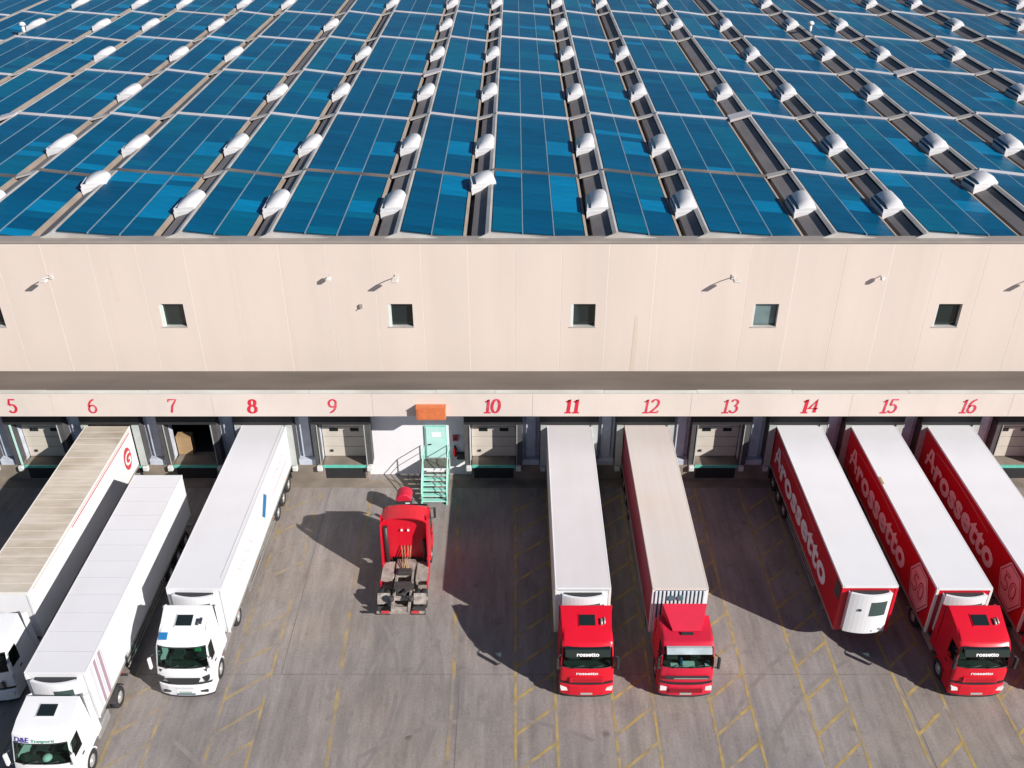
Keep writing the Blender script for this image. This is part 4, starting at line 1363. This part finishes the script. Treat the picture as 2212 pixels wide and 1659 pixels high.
# bay 12
t12 = trailer("beige-roofed trailer with maroon sides and a striped white front wall, at dock 12", 7.75, FT, side='maroon', roofm='roofbeige', fridge=False, frame='white', opts={'edge': 'roofbeige'})
cf = part("front_wall", MB().box(-1.18, 1.18, -.02, -.001, 1.3, 3.86), M['corrdark'], t12)
for i in range(13):
    xx = -1.12 + i * .187
    part("wall_rib", MB().box(xx - .05, xx + .05, -.09, -.021, 1.3, 3.86), M['corr'], cf, bevel=.012)
for s_ in (-.42, -.0):
    part("air_coupling", MB().lathe([(.16, -.14), (.16, -.10), (.05, -.095)], (s_, 0, 3.5), 1, 12), M['corrdark'], cf)
tractor("older faded red truck with a tilted roof deflector, under dock number 12", 7.82, FT - CABF, paint='red12', style='old', opts=('papers',))


def rossetto(t, hexa=True):
    lx = -1.3 - .018
    V = [(0, 0), (.34, 1.0), (.62, 1.0), (.98, 0), (.70, 0), (.62, .26), (.50, .55), (.40, .26), (.32, .0)]
    mb = MB()
    y0 = 12.65
    for tri in (((0, 0), (.25, 0), (.62, 1.25), (.40, 1.25)), ((.62, 1.25), (.84, 1.25), (1.3, 0), (1.0, 0)), ((.05, .66), (.05, .46), (1.35, .38), (1.35, .56)), ((.62, 1.25), (.72, 1.25), (.95, .8), (.75, .3))):
        mb.quad([(lx - .001 * len(mb.f), y0 - p[0], 2.02 + p[1]) for p in tri])
    part("side_emblem", mb, M['letter'], t)
    text_part("side_lettering", "rossetto", 1.9, M['letter'], t, 'left', (lx, 11.25, 1.90), bold=.075, length=7.8 if hexa else 9.2, spacing=1.05)
    sw = MB()
    pts = [(11.6 - i * .35, 3.42 + .16 * math.sin(i / 20 * math.pi)) for i in range(21)]
    for (ya, za), (yb, zb) in zip(pts, pts[1:]):
        sw.quad([(lx, ya, za), (lx, yb, zb), (lx, yb, zb + .035), (lx, ya, za + .035)])
    part("side_swoosh", sw, M['pinkhex'], t)
    if hexa:
        def hx_(k, xo):
            return [(xo, 1.55 + a * k, 2.58 + b * k) for a, b in ((1.28, .25), (.55, 1.25), (-.62, 1.12), (-1.28, -.1), (-.5, -1.26), (.72, -1.15))]
        part("hexagon_border", MB().quad(hx_(1.0, lx)), M['darkred'], t)
        h = part("hexagon_sign", MB().quad(hx_(.95, lx - .002)), M['pinkhex'], t)
        part("hexagon_line", MB().quad(hx_(.86, lx - .0046)), M['darkred'], h)
        part("hexagon_field", MB().quad(hx_(.82, lx - .006)), M['pinkhex'], h)
        text_part("hexagon_lettering", "50", 1.45, M['darkred'], h, 'left', (lx - .008, 2.32, 2.08), bold=.02, length=1.45)
        text_part("hexagon_lettering_fill", "50", 1.45, M['pinkhex'], h, 'left', (lx - .010, 2.32, 2.08), bold=-.03, length=1.45)
    else:
        part("dark_notice", MB().box(lx - .001, lx + .003, .2, .8, 2.9, 3.75), M['frame'], t)


t14 = trailer("red trailer standing without a truck at dock 14, its white refrigeration unit in full view", 16.68, FT + .15, side='redbox', roofm='roofwhite', frame='red', opts={'edge': 'roofwhite', 'lone': 1})
rossetto(t14, False)
t15 = trailer("red lettered trailer with hexagon sign, hitched to the red truck at dock 15", 21.04, FT, side='redbox', roofm='roofwhite', frame='sidecream', opts={'edge': 'roofwhite'})
rossetto(t15)
part("roof_patch", MB().box(-1.34, -1.2, 7.9, 8.5, 4.02, 4.07), M['carton'], t15)
tractor("red truck with a dark roof hatch under dock number 15, second from the right edge", 21.15, FT - CABF, paint='red', style='modern')
t16 = trailer("red trailer with hexagon sign at dock 16, cut by the right picture edge", 25.5, FT, side='redbox', roofm='roofwhite', frame='sidecream', opts={'edge': 'roofwhite'})
rossetto(t16)
tractor("red truck mostly beyond the right picture edge, hitched to the trailer at dock 16", 25.55, FT - CABF, paint='red', style='modern')

bpy.context.view_layer.update()
